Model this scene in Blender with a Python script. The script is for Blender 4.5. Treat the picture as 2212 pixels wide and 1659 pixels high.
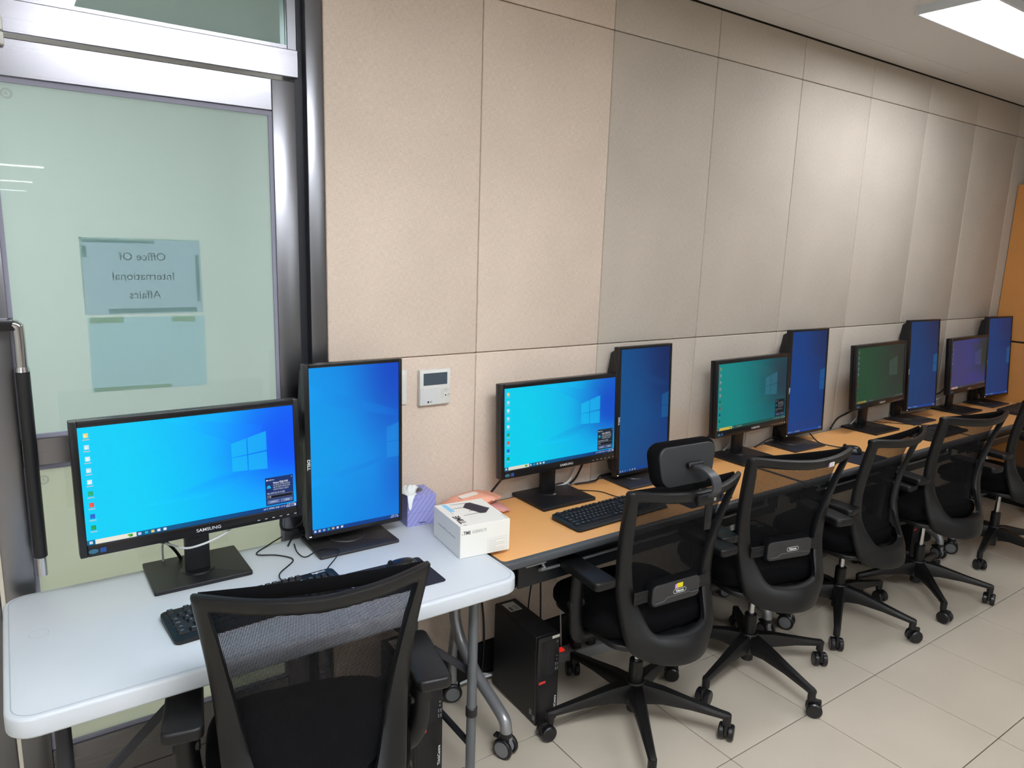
import bpy, bmesh, math, random
from mathutils import Vector, Matrix, Euler

random.seed(7)
for o in list(bpy.data.objects):
    bpy.data.objects.remove(o, do_unlink=True)
SC = bpy.context.scene
COL = SC.collection
PI = math.pi
R = math.radians

# ------------------------------------------------------------------ camera, world, exposure
FPX, YAW, PITCH, ROLL = 1552.67, .6146, .1923, .0323
CAM = Vector((-1.3539, -2.1492, 1.6712))
fw = Vector((math.sin(YAW)*math.cos(PITCH), math.cos(YAW)*math.cos(PITCH), -math.sin(PITCH)))
r0 = Vector((math.cos(YAW), -math.sin(YAW), 0)); u0 = r0.cross(fw)
rr = r0*math.cos(ROLL) + u0*math.sin(ROLL); uu = -r0*math.sin(ROLL) + u0*math.cos(ROLL)
cd = bpy.data.cameras.new('camera'); cam = bpy.data.objects.new('camera', cd); COL.objects.link(cam)
cd.sensor_width = 36; cd.lens = 36*FPX/2212; cd.clip_start = .02
cam.matrix_world = Matrix(((rr.x, uu.x, -fw.x, CAM.x), (rr.y, uu.y, -fw.y, CAM.y), (rr.z, uu.z, -fw.z, CAM.z), (0, 0, 0, 1)))
SC.camera = cam
w = bpy.data.worlds.new('world'); SC.world = w; w.use_nodes = True
w.node_tree.nodes['Background'].inputs[0].default_value = (.55, .6, .65, 1)
w.node_tree.nodes['Background'].inputs[1].default_value = .2
EXPO = 0.0
SC.view_settings.view_transform = 'Standard'; SC.view_settings.look = 'None'
SC.view_settings.exposure = EXPO; SC.view_settings.gamma = 1; SC.view_settings.use_curve_mapping = False
LAMP = 34.0          # emission of the ceiling lamps
LAMP_DESK = 19.0     # the lamp above the desks, dimmed to soften its hot spot on the wall
LAMP_HALL = 17.0     # added corridor lamp that brightens the door glass from behind
LAMPCOL = (.93, .97, 1.0)

# ------------------------------------------------------------------ materials
def lin(c):
    return tuple(((v/12.92) if v <= .04045 else ((v+.055)/1.055)**2.4) for v in c)
def hx(h):
    return lin(tuple(int(h[i:i+2], 16)/255 for i in (0, 2, 4)))
MATS = {}
def mat(name, col, rough=.5, metal=0., spec=.5, noise=0., nscale=20., bump=0., bscale=200., emit=None, estr=1., coat=0., aniso=None):
    if name in MATS: return MATS[name]
    m = bpy.data.materials.new(name); m.use_nodes = True; nt = m.node_tree
    b = nt.nodes['Principled BSDF']
    c = hx(col) if isinstance(col, str) else col
    b.inputs['Base Color'].default_value = (*c, 1)
    b.inputs['Roughness'].default_value = rough; b.inputs['Metallic'].default_value = metal
    b.inputs['Specular IOR Level'].default_value = spec
    if coat: b.inputs['Coat Weight'].default_value = coat
    if emit:
        b.inputs['Emission Color'].default_value = (*(hx(emit) if isinstance(emit, str) else emit), 1)
        b.inputs['Emission Strength'].default_value = estr
    tc = nt.nodes.new('ShaderNodeTexCoord')
    if noise:
        n = nt.nodes.new('ShaderNodeTexNoise'); n.inputs['Scale'].default_value = nscale; n.inputs['Detail'].default_value = 5
        nt.links.new(tc.outputs['Object'], n.inputs['Vector'])
        mx = nt.nodes.new('ShaderNodeMix'); mx.data_type = 'RGBA'
        mx.inputs['A'].default_value = (*[max(0, v*(1-noise)) for v in c], 1)
        mx.inputs['B'].default_value = (*[min(1, v*(1+noise)) for v in c], 1)
        nt.links.new(n.outputs['Fac'], mx.inputs['Factor']); nt.links.new(mx.outputs['Result'], b.inputs['Base Color'])
    if bump:
        n2 = nt.nodes.new('ShaderNodeTexNoise'); n2.inputs['Scale'].default_value = bscale; n2.inputs['Detail'].default_value = 2
        nt.links.new(tc.outputs['Object'], n2.inputs['Vector'])
        bp = nt.nodes.new('ShaderNodeBump'); bp.inputs['Strength'].default_value = bump; bp.inputs['Distance'].default_value = .002
        nt.links.new(n2.outputs['Fac'], bp.inputs['Height']); nt.links.new(bp.outputs['Normal'], b.inputs['Normal'])
    MATS[name] = m
    return m

def fabric(name, col):
    m = mat(name, col, .9, spec=.15); nt = m.node_tree; b = nt.nodes['Principled BSDF']; c = hx(col)
    tc = nt.nodes.new('ShaderNodeTexCoord')
    def stretched(sx, sz, d=3):
        mp = nt.nodes.new('ShaderNodeMapping'); mp.inputs['Scale'].default_value = (sx, 1, sz)
        n = nt.nodes.new('ShaderNodeTexNoise'); n.inputs['Scale'].default_value = 1; n.inputs['Detail'].default_value = d
        nt.links.new(tc.outputs['Object'], mp.inputs['Vector']); nt.links.new(mp.outputs['Vector'], n.inputs['Vector'])
        return n
    a = stretched(900, 60); e = stretched(60, 900); s = stretched(3, 3, 2)
    ad = nt.nodes.new('ShaderNodeMath'); ad.operation = 'ADD'
    nt.links.new(a.outputs['Fac'], ad.inputs[0]); nt.links.new(e.outputs['Fac'], ad.inputs[1])
    ad2 = nt.nodes.new('ShaderNodeMath'); ad2.operation = 'MULTIPLY_ADD'; ad2.inputs[1].default_value = .45
    nt.links.new(s.outputs['Fac'], ad2.inputs[0]); nt.links.new(ad.outputs[0], ad2.inputs[2])
    rp = nt.nodes.new('ShaderNodeMapRange'); rp.inputs['From Min'].default_value = .85; rp.inputs['From Max'].default_value = 1.6
    nt.links.new(ad2.outputs[0], rp.inputs['Value'])
    mx = nt.nodes.new('ShaderNodeMix'); mx.data_type = 'RGBA'
    mx.inputs['A'].default_value = (*[v*.80 for v in c], 1); mx.inputs['B'].default_value = (*[min(1, v*1.2) for v in c], 1)
    nt.links.new(rp.outputs[0], mx.inputs['Factor']); nt.links.new(mx.outputs['Result'], b.inputs['Base Color'])
    bp = nt.nodes.new('ShaderNodeBump'); bp.inputs['Strength'].default_value = .25; bp.inputs['Distance'].default_value = .001
    nt.links.new(ad.outputs[0], bp.inputs['Height']); nt.links.new(bp.outputs['Normal'], b.inputs['Normal'])
    return m

def steel(name, col, rough, sx, sz):
    m = mat(name, col, rough, 1.0); nt = m.node_tree; b = nt.nodes['Principled BSDF']
    tc = nt.nodes.new('ShaderNodeTexCoord'); mp = nt.nodes.new('ShaderNodeMapping'); mp.inputs['Scale'].default_value = (sx, sx, sz)
    n = nt.nodes.new('ShaderNodeTexNoise'); n.inputs['Scale'].default_value = 1; n.inputs['Detail'].default_value = 4
    nt.links.new(tc.outputs['Object'], mp.inputs['Vector']); nt.links.new(mp.outputs['Vector'], n.inputs['Vector'])
    r = nt.nodes.new('ShaderNodeMapRange'); r.inputs['To Min'].default_value = rough*.95; r.inputs['To Max'].default_value = rough*1.05
    nt.links.new(n.outputs['Fac'], r.inputs['Value']); nt.links.new(r.outputs[0], b.inputs['Roughness'])
    return m

def glassmat(name, tint, tr, tl, df):
    """frosted film: part clear view, part scattered light through, part scattered light back"""
    m = bpy.data.materials.new(name); m.use_nodes = True; nt = m.node_tree; nt.nodes.clear()
    out = nt.nodes.new('ShaderNodeOutputMaterial'); c = (*hx(tint), 1)
    t = nt.nodes.new('ShaderNodeBsdfTransparent'); t.inputs[0].default_value = c
    l = nt.nodes.new('ShaderNodeBsdfTranslucent'); l.inputs[0].default_value = c
    d = nt.nodes.new('ShaderNodeBsdfDiffuse'); d.inputs[0].default_value = c
    m1 = nt.nodes.new('ShaderNodeMixShader'); m1.inputs[0].default_value = tl/(tl+tr)
    m2 = nt.nodes.new('ShaderNodeMixShader'); m2.inputs[0].default_value = df
    nt.links.new(t.outputs[0], m1.inputs[1]); nt.links.new(l.outputs[0], m1.inputs[2])
    nt.links.new(m1.outputs[0], m2.inputs[1]); nt.links.new(d.outputs[0], m2.inputs[2]); nt.links.new(m2.outputs[0], out.inputs[0])
    MATS[name] = m
    return m
def clearglass(name, tint):
    m = bpy.data.materials.new(name); m.use_nodes = True; nt = m.node_tree; nt.nodes.clear()
    out = nt.nodes.new('ShaderNodeOutputMaterial')
    t = nt.nodes.new('ShaderNodeBsdfTransparent'); t.inputs[0].default_value = (*hx(tint), 1)
    g = nt.nodes.new('ShaderNodeBsdfGlossy'); g.inputs['Roughness'].default_value = .012; g.inputs['Color'].default_value = (1, 1, 1, 1)
    f = nt.nodes.new('ShaderNodeFresnel'); f.inputs[0].default_value = 1.5
    mx = nt.nodes.new('ShaderNodeMixShader'); nt.links.new(f.outputs[0], mx.inputs[0]); nt.links.new(t.outputs[0], mx.inputs[1]); nt.links.new(g.outputs[0], mx.inputs[2])
    nt.links.new(mx.outputs[0], out.inputs[0]); return m

def vcol(name, strength, rough=.4):
    m = mat(name, (0.003, .003, .004), rough, spec=.18); nt = m.node_tree; b = nt.nodes['Principled BSDF']
    a = nt.nodes.new('ShaderNodeAttribute'); a.attribute_name = 'Col'
    if strength:
        nt.links.new(a.outputs['Color'], b.inputs['Emission Color']); b.inputs['Emission Strength'].default_value = strength
    else:
        nt.links.new(a.outputs['Color'], b.inputs['Base Color'])
    return m

M_SCREEN = vcol('screen_light', 1/(2**EXPO))
M_PRINT = vcol('print_ink', 0, .6)
M_BLACK = mat('black_plastic', '16161a', .42, bump=.15, bscale=900)
M_BLACKG = mat('black_satin', '121216', .3)
M_CHAIR = mat('chair_plastic', '0c0c0f', .40, spec=.4, bump=.2, bscale=1200)
M_CHAIRD = mat('chair_base_nylon', '0b0b0d', .46, bump=.2, bscale=1500)
M_FAB = mat('chair_fabric', '08080a', .95, spec=.1, noise=.3, nscale=300)
M_NET = mat('chair_net_thread', '0b0b0e', .8, spec=.2)
M_DARKSTEEL = mat('dark_steel', '2a2c33', .45, .3)
M_CHROME = mat('chrome', 'c8c8cc', .12, 1.0)
M_SILVER = mat('silver_paint', '9a9ca0', .32, .6)
M_GREYTUBE = mat('grey_tube', '6f747a', .4, .5)
M_WHITEP = mat('white_plastic', 'dcdcd8', .4)
M_TABLE = mat('blow_moulded_plastic', 'c7cdd5', .42, bump=.25, bscale=700, noise=.02, nscale=8)
M_ORANGE = mat('beech_laminate', 'e8ab6b', .42, noise=.05, nscale=12)
M_EDGE = mat('grey_edge', '44474c', .5)
M_STEELH = steel('brushed_steel_h', '8c8b91', .27, 2, 220)
M_STEELV = steel('brushed_steel_v', '87878d', .30, 220, 2)
M_GASKET = mat('grey_gasket', '8a8a9c', .6)
M_GAP = mat('dark_gap', '0c0d12', .7)
M_CLEAR = clearglass('clear_glass', 'f2fbf8')
M_GLASS = glassmat('frosted_glass', 'dbe7e5', .45, .50, .22)
M_GLASS2 = glassmat('frosted_glass_low', 'dfe1cf', .25, .6, .30)
M_GLASS3 = glassmat('transom_glass', 'b6c4c0', .30, .5, .25)
M_PANELA = fabric('pink_linen_panel', 'd9c8ba')
M_PANELB = fabric('grey_linen_panel', 'c0b6ab')
M_WALL = mat('painted_wall', 'cfccc4', .8)
M_CEIL = mat('ceiling_board', 'd6d4d3', .9, noise=.04, nscale=60, bump=.3, bscale=300)
def tilemat():
    m = mat('floor_tile', 'bfb5a7', .36, spec=.45); nt = m.node_tree; b = nt.nodes['Principled BSDF']; c = hx('bfb5a7')
    ge = nt.nodes.new('ShaderNodeNewGeometry')
    def nz(sc, d):
        n = nt.nodes.new('ShaderNodeTexNoise'); n.inputs['Scale'].default_value = sc; n.inputs['Detail'].default_value = d
        nt.links.new(ge.outputs['Position'], n.inputs['Vector']); return n
    a = nz(3.2, 6); e = nz(38, 2); f = nz(260, 2)
    mx = nt.nodes.new('ShaderNodeMix'); mx.data_type = 'RGBA'
    mx.inputs['A'].default_value = (*[v*.88 for v in c], 1); mx.inputs['B'].default_value = (*[v*1.1 for v in c], 1)
    nt.links.new(a.outputs['Fac'], mx.inputs['Factor'])
    r = nt.nodes.new('ShaderNodeMapRange'); r.inputs['From Min'].default_value = .745; r.inputs['From Max'].default_value = .79; r.inputs['To Max'].default_value = .55
    nt.links.new(e.outputs['Fac'], r.inputs['Value'])
    m2 = nt.nodes.new('ShaderNodeMix'); m2.data_type = 'RGBA'; m2.inputs['B'].default_value = (*hx('5f584c'), 1)
    nt.links.new(r.outputs[0], m2.inputs['Factor']); nt.links.new(mx.outputs['Result'], m2.inputs['A']); nt.links.new(m2.outputs['Result'], b.inputs['Base Color'])
    r2 = nt.nodes.new('ShaderNodeMapRange'); r2.inputs['To Min'].default_value = .28; r2.inputs['To Max'].default_value = .46
    nt.links.new(a.outputs['Fac'], r2.inputs['Value']); nt.links.new(r2.outputs[0], b.inputs['Roughness'])
    bp = nt.nodes.new('ShaderNodeBump'); bp.inputs['Strength'].default_value = .04; bp.inputs['Distance'].default_value = .002
    nt.links.new(f.outputs['Fac'], bp.inputs['Height']); nt.links.new(bp.outputs['Normal'], b.inputs['Normal'])
    return m
M_TILE = tilemat()
M_GROUT = mat('floor_joint', '4a4338', .8)
M_BASEB = mat('black_baseboard', '0d0d10', .5)
M_WOOD = mat('cabinet_wood', 'c98a4a', .45, noise=.06, nscale=6)
M_PCCASE = mat('computer_case', '0d0d10', .45, bump=.2, bscale=1500)
M_PCFRONT = mat('computer_front', '131317', .4)
M_RED = mat('red_mark', 'd8392f', .5)
M_PAPER = mat('paper', 'd5d9dc', .8)
M_SIGN = glassmat('sign_paper', 'dde5f0', .62, .38, .12)
M_SIGN2 = glassmat('notice_paper', 'dfecf4', .62, .38, .12)
M_INK = mat('dark_ink', '23252c', .7)
M_INKG = mat('grey_ink', '8a8d92', .7)
M_INKP = mat('pale_sign_ink', '3a4756', .8)
M_WHITEINK = mat('white_ink', 'd9dde0', .6)
M_CARD = mat('white_card', 'e6e4de', .45)
M_CABLE = mat('black_cable', '0c0c0f', .5)
M_WCABLE = mat('white_cable', 'c9cbcf', .5)
M_PURPLE = mat('lilac_card', '8f92d0', .55)
M_LILAC = mat('pale_lilac_stripe', 'a5a8dd', .55)
M_TISSUE = mat('tissue', 'e8ecee', .9)
M_PINK = mat('pink_wrap', 'e9a58d', .4, spec=.6)
M_PALEGREEN = mat('pale_green_wrap', 'd8dcc0', .5)
M_LCD = mat('lcd_glass', '47545f', .2)
M_DESKTRAY = mat('tray_black', '101318', .45)
M_GREYHUB = mat('caster_hub_grey', '77797d', .45)
M_PAD = mat('mouse_pad_cloth', '14162a', .85)
M_KEY = mat('key_plastic', '16161a', .5)
M_KBODY = mat('keyboard_body', '0f0f13', .48)
M_LAMP = mat('lamp_diffuser', (1, 1, 1), .5, emit=LAMPCOL, estr=LAMP)
M_LAMP_DESK = mat('lamp_diffuser_desk', (1, 1, 1), .5, emit=LAMPCOL, estr=LAMP_DESK)
M_LAMP_HALL = mat('lamp_diffuser_corridor', (1, 1, 1), .5, emit=LAMPCOL, estr=LAMP_HALL)
M_LAMPF = mat('lamp_frame', 'd6dce4', .5)
M_YELLOW = mat('yellow_sticker', 'd9cc12', .5)
M_STKP = mat('pink_sticker', 'c490d8', .5)
M_REDLIGHT = mat('red_rocker', 'e0362c', .4, emit='ff2a1c', estr=.6)

# ------------------------------------------------------------------ geometry helpers
def finish(me, smooth=True, ang=35):
    if smooth:
        me.polygons.foreach_set('use_smooth', [True]*len(me.polygons)); me.set_sharp_from_angle(angle=R(ang))
    me.update()
def mk(name, V, F, m=None, parent=None, smooth=True, ang=35, loc=None, rot=None):
    me = bpy.data.meshes.new(name); me.from_pydata([tuple(v) for v in V], [], F); finish(me, smooth, ang)
    return ob(name, me, m, parent, loc, rot)
def ob(name, me, m=None, parent=None, loc=None, rot=None):
    if m and not me.materials: me.materials.append(m)
    o = bpy.data.objects.new(name, me); COL.objects.link(o)
    if parent: o.parent = parent
    if loc: o.location = loc
    if rot: o.rotation_euler = rot
    return o
def tag(o, label=None, cat=None, group=None, kind=None):
    if label: o['label'] = label
    if cat: o['category'] = cat
    if group: o['group'] = group
    if kind: o['kind'] = kind
    return o
def thing(name, label, cat, loc=(0, 0, 0), rz=0, group=None):
    o = bpy.data.objects.new(name, None); COL.objects.link(o); o.location = loc; o.rotation_euler = (0, 0, rz); o.empty_display_size = .05
    return tag(o, label, cat, group)
def struct(o):
    o['kind'] = 'structure'; return o
class B:
    """collects shapes that become ONE mesh"""
    def __init__(s): s.V = []; s.F = []
    def add(s, V, F, M=None):
        n = len(s.V); s.V += [(M @ Vector(v)) if M else Vector(v) for v in V]; s.F += [tuple(i+n for i in f) for f in F]; return s
    def box(s, x0, x1, y0, y1, z0, z1, bev=0, seg=2, M=None):
        return s.add(*rbox(x0, x1, y0, y1, z0, z1, bev, seg), M)
    def tube(s, P, r, n=10, sm=6, M=None, closed=False, flat=1.0):
        return s.add(*tube(P, r, n, sm, flat), M)
    def cyl(s, a, b, r, n=16, r2=None, bev=0, M=None):
        return s.add(*cyl(a, b, r, n, r2, bev), M)
    def build(s, name, m, parent=None, smooth=True, ang=35, loc=None, rot=None):
        return mk(name, s.V, s.F, m, parent, smooth, ang, loc, rot)
def rbox(x0, x1, y0, y1, z0, z1, bev=0, seg=2):
    bm = bmesh.new(); bmesh.ops.create_cube(bm, size=1)
    for v in bm.verts:
        v.co = Vector(((x0+x1)/2+v.co.x*(x1-x0), (y0+y1)/2+v.co.y*(y1-y0), (z0+z1)/2+v.co.z*(z1-z0)))
    if bev: bmesh.ops.bevel(bm, geom=bm.edges[:], offset=bev, segments=seg, affect='EDGES', profile=.5)
    bm.verts.index_update(); V = [v.co.copy() for v in bm.verts]; F = [tuple(v.index for v in f.verts) for f in bm.faces]; bm.free()
    return V, F
def catmull(P, sm):
    P = [Vector(p) for p in P]
    if len(P) < 3 or sm <= 1: return P
    out = []
    for i in range(len(P)-1):
        p0 = P[i-1] if i else P[i]*2-P[i+1]; p1 = P[i]; p2 = P[i+1]; p3 = P[i+2] if i+2 < len(P) else P[i+1]*2-P[i]
        for k in range(sm):
            t = k/sm
            out.append(.5*((2*p1)+(p2-p0)*t+(2*p0-5*p1+4*p2-p3)*t*t+(-p0+3*p1-3*p2+p3)*t**3))
    out.append(P[-1]); return out
def tube(P, r, n=10, sm=6, flat=1.0):
    P = catmull(P, sm); V = []; F = []; N = None; m = len(P)
    for i, p in enumerate(P):
        t = (P[min(i+1, m-1)]-P[max(i-1, 0)]).normalized()
        if N is None:
            a = Vector((0, 0, 1)) if abs(t.z) < .9 else Vector((1, 0, 0)); N = (a-t*a.dot(t)).normalized()
        else: N = (N-t*N.dot(t)).normalized()
        Bn = t.cross(N); rad = r if not callable(r) else r(i/(m-1))
        for k in range(n):
            a = 2*PI*k/n; V.append(p+N*(math.cos(a)*rad)+Bn*(math.sin(a)*rad*flat))
    for i in range(m-1):
        for k in range(n):
            F.append((i*n+k, i*n+(k+1) % n, (i+1)*n+(k+1) % n, (i+1)*n+k))
    F.append(tuple(range(n-1, -1, -1))); F.append(tuple((m-1)*n+k for k in range(n)))
    return V, F
def cyl(a, b, r, n=16, r2=None, bev=0):
    a = Vector(a); b = Vector(b); d = (b-a); L = d.length; d.normalize(); r2 = r if r2 is None else r2
    h = Vector((0, 0, 1)) if abs(d.z) < .9 else Vector((1, 0, 0)); N = (h-d*h.dot(d)).normalized(); Bn = d.cross(N)
    rings = [(0, r), (L, r2)] if not bev else [(0, r-bev), (bev, r), (L-bev, r2), (L, r2-bev)]
    V = [a+d*t+N*(math.cos(2*PI*k/n)*q)+Bn*(math.sin(2*PI*k/n)*q) for t, q in rings for k in range(n)]
    F = []
    for i in range(len(rings)-1):
        for k in range(n): F.append((i*n+k, i*n+(k+1) % n, (i+1)*n+(k+1) % n, (i+1)*n+k))
    F.append(tuple(range(n-1, -1, -1))); F.append(tuple((len(rings)-1)*n+k for k in range(n)))
    return V, F
def rrect(w, h, r, n=6):
    P = []
    for cx, cy, a0 in ((w/2-r, h/2-r, 0), (-w/2+r, h/2-r, 90), (-w/2+r, -h/2+r, 180), (w/2-r, -h/2+r, 270)):
        for k in range(n+1):
            a = R(a0+90*k/n); P.append((cx+r*math.cos(a), cy+r*math.sin(a)))
    return P
def slab(P, z0, z1, bev=0, seg=3):
    """polygon P (list of xy) extruded z0..z1 with rounded rims"""
    n = len(P); cx = sum(p[0] for p in P)/n; cy = sum(p[1] for p in P)/n
    def inset(d):
        out = []
        for i in range(n):
            a = Vector(P[i-1]); b = Vector(P[i]); c = Vector(P[(i+1) % n])
            e = (b-a); f = (c-b); e = e.normalized() if e.length > 1e-9 else f.normalized(); f = f.normalized() if f.length > 1e-9 else e
            nn = Vector((-(e.y+f.y), e.x+f.x)); nn = nn.normalized() if nn.length > 1e-9 else Vector((0, 0))
            out.append((b.x+nn.x*d, b.y+nn.y*d))
        return out
    rings = []
    if bev:
        for k in range(seg+1):
            a = PI/2*k/seg; rings.append((inset(bev*(1-math.sin(a))), z0+bev*(1-math.cos(a))))
        for k in range(seg+1):
            a = PI/2*k/seg; rings.append((inset(bev*(1-math.cos(a))), z1-bev*(1-math.sin(a))))
    else: rings = [(P, z0), (P, z1)]
    V = [(x, y, z) for Q, z in rings for x, y in Q]; F = []
    for i in range(len(rings)-1):
        for k in range(n): F.append((i*n+k, i*n+(k+1) % n, (i+1)*n+(k+1) % n, (i+1)*n+k))
    F.append(tuple(range(n-1, -1, -1))); F.append(tuple((len(rings)-1)*n+k for k in range(n)))
    return V, F
TX = {}
def text(body, size, bold=0., align='CENTER', shear=0., sx=1.0):
    """text as (V,F) in the xy plane"""
    key = (body, size, bold, align, shear, sx)
    if key in TX: return TX[key]
    c = bpy.data.curves.new('t', 'FONT'); c.body = body; c.size = size; c.align_x = align; c.align_y = 'CENTER'; c.offset = bold; c.shear = shear
    c.resolution_u = 3
    o = bpy.data.objects.new('t', c)
    me = bpy.data.meshes.new_from_object(o)
    V = [(v.co.x*sx, v.co.y, 0) for v in me.vertices]; F = [tuple(p.vertices) for p in me.polygons]
    bpy.data.objects.remove(o); bpy.data.curves.remove(c); bpy.data.meshes.remove(me)
    TX[key] = (V, F)
    return V, F
FRONT = Matrix(((1, 0, 0, 0), (0, 0, 1, 0), (0, 1, 0, 0), (0, 0, 0, 1)))   # xy plane -> xz plane, local +z -> +y
FRONT = Matrix(((1, 0, 0, 0), (0, 0, -1, 0), (0, 1, 0, 0), (0, 0, 0, 1)))  # faces -y
def T(x, y, z): return Matrix.Translation((x, y, z))
def RZ(a): return Matrix.Rotation(a, 4, 'Z')
class VC:
    """flat coloured print: polygons with one colour per corner"""
    def __init__(s): s.V = []; s.F = []; s.C = []
    def poly(s, P, C):
        n = len(s.V); s.V += [Vector(p) for p in P]; s.F.append(tuple(range(n, n+len(P))))
        s.C += C if isinstance(C, list) else [C]*len(P)
    def rect(s, x0, x1, z0, z1, c, y=0): s.poly([(x0, y, z0), (x1, y, z0), (x1, y, z1), (x0, y, z1)], c)
    def mesh(s, V, F, c, M):
        n = len(s.V); s.V += [M @ Vector(v) for v in V]; s.F += [tuple(i+n for i in f) for f in F]; s.C += [c]*len(V)
    def build(s, name, m, parent, loc=None, rot=None):
        me = bpy.data.meshes.new(name); me.from_pydata([tuple(v) for v in s.V], [], s.F)
        a = me.color_attributes.new('Col', 'FLOAT_COLOR', 'POINT')
        for i, c in enumerate(s.C): a.data[i].color = (*c[:3], 1)
        me.update(); return ob(name, me, m, parent, loc, rot)
def copy_tree(o, parent=None):
    c = o.copy(); COL.objects.link(c)
    if parent: c.parent = parent
    for ch in o.children: copy_tree(ch, c)
    return c

# ------------------------------------------------------------------ the room
X0, X1, Y1, ZC = -3.9, 4.70, -23.0, 2.65
t = .4508; tx, ty = .5074, -.8556
b = B(); b.box(X0, X1, Y1, .3, -.10, -.004); b.box(X0, X1, Y1, ty-10*t, -.004, 0)
floor = struct(b.build('floor', M_GROUT, smooth=False))
ext = mk('floor_field', *rbox(X0, X1, Y1, ty-10*t, 0, .0005), M_TILE, floor, False)
tv, tf = rbox(0, t-.0034, 0, t-.0034, -.0045, 0, .0008, 1)
tm = bpy.data.meshes.new('tile'); tm.from_pydata([tuple(v) for v in tv], [], tf); tm.materials.append(M_TILE)
for i in range(-9, 10):
    for j in range(-10, 2):
        x = tx+i*t; y = ty+j*t
        if x > X1-.05 or y+t > .1: continue
        ob('tile', tm, None, floor, (x+.0015, y+.0015, 0))
# tiles cut along the wall
for i in range(-9, 10):
    x = tx+i*t
    if x > X1-.05: continue
    y = ty+2*t
    if y < .1: mk('cut_tile', *rbox(x+.0015, x+t-.0015, y+.0015, .18, -.0045, 0), M_TILE, floor, False)
# ceiling and its boards
ceil = struct(mk('ceiling', *rbox(X0, X1, Y1, .3, ZC+.012, ZC+.1), M_GROUT, smooth=False))
xs = [X0+.002, -1.55, .0-.05, 1.45, 2.95, X1-.002]; ys = [.0, -.152, -1.052, -1.952, -2.852, -3.752, -4.652, -5.552]
for i in range(len(xs)-1):
    for j in range(len(ys)-1):
        mk('ceiling_board', *rbox(xs[i]+.0012, xs[i+1]-.0012, ys[j+1]+.0012, ys[j]-.0012, ZC, ZC+.012, .0015, 1), M_CEIL, ceil, False)
mk('ceiling_field', *rbox(X0, X1, Y1, ys[-1], ZC, ZC+.012), M_CEIL, ceil, False)
# other walls of the hall
struct(mk('wall_left', *rbox(X0-.1, X0, Y1, .3, 0, ZC+.1), M_WALL, smooth=False))
struct(mk('wall_right', *rbox(X1, X1+.1, Y1, .3, 0, ZC+.1), M_WALL, smooth=False))
struct(mk('wall_front', *rbox(X0-.1, X1+.1, Y1-.1, Y1, 0, ZC+.1), M_WALL, smooth=False))
# back wall with fabric panels
wb = struct(mk('wall_back', *rbox(-.545, X1, .02, .14, 0, ZC+.1), M_GROUT, smooth=False))
cx = [-.545, .003, .579, 1.163, 1.758, 2.352, 2.94, 3.53, 4.12, 4.70]; rz = [.137, 1.2863, 2.4625, ZC-.004]
for i in range(len(cx)-1):
    for j in range(3):
        x0 = cx[i]+.0012; x1 = cx[i+1]-.0012; z0 = rz[j]+.0012; z1 = rz[j+1]-.0012
        o = mk('fabric_panel', *rbox(-(x1-x0)/2, (x1-x0)/2, 0, .02, -(z1-z0)/2, (z1-z0)/2, .0045, 3), M_PANELA if i < 2 else M_PANELB, wb, loc=((x0+x1)/2, 0, (z0+z1)/2))
struct(mk('baseboard_back', *rbox(-.545, X1, -.012, .02, 0, .134, .003, 1), M_BASEB))

# ------------------------------------------------------------------ glass door, jamb, transom
YD = .03
def pane(x0, x1, y0, y1, z0, z1, g, parent=None, name='glass_pane'):
    o = mk(name, *rbox(x0, x1, y0, y1, z0, z1), M_CLEAR, parent, False); o.data.materials.append(g)
    for p in o.data.polygons:
        if p.normal.y > .5: p.material_index = 1
    return o
def leaf(name, xa, xb, hinge_right=True):
    d = struct(bpy.data.objects.new(name, None)); COL.objects.link(d); d.location = ((xa+xb)/2, YD, 0)
    c = (xa+xb)/2; y0, y1 = -.012, .030
    L = xa-c; Rr = xb-c
    for a, e in ((L, L+.068), (Rr-.068, Rr)):
        mk('door_stile', *rbox(a, e, y0, y1, .012, 2.108, .003, 2), M_STEELV, d)
    mk('door_rail', *rbox(L+.068, Rr-.068, y0, y1, 2.022, 2.108, .002, 1), M_STEELH, d)
    mk('door_rail', *rbox(L+.068, Rr-.068, y0, y1, 1.065, 1.138, .002, 1), M_STEELH, d)
    mk('door_rail', *rbox(L+.068, Rr-.068, y0, y1, .10, .238, .002, 1), M_STEELH, d)
    mk('door_kick_rail', *rbox(L+.068, Rr-.068, y0+.004, y1-.004, .012, .097, .002, 1), M_STEELH, d)
    for z0, z1, g in ((1.138, 2.022, M_GLASS), (.238, 1.065, M_GLASS2)):
        pane(L+.070, Rr-.070, .002, .008, z0+.002, z1-.002, g, d)
        q = B(); gw = .010
        q.box(L+.068, L+.068+gw, -.006, .002, z0, z1); q.box(Rr-.068-gw, Rr-.068, -.006, .002, z0, z1)
        q.box(L+.068+gw, Rr-.068-gw, -.006, .002, z0, z0+gw); q.box(L+.068+gw, Rr-.068-gw, -.006, .002, z1-gw*1.3, z1)
        q.build('gasket', M_GASKET, d, False)
    return d
d1 = leaf('door_1', -1.424, -.622)
d2 = leaf('door_2', -2.236, -1.434)
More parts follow.
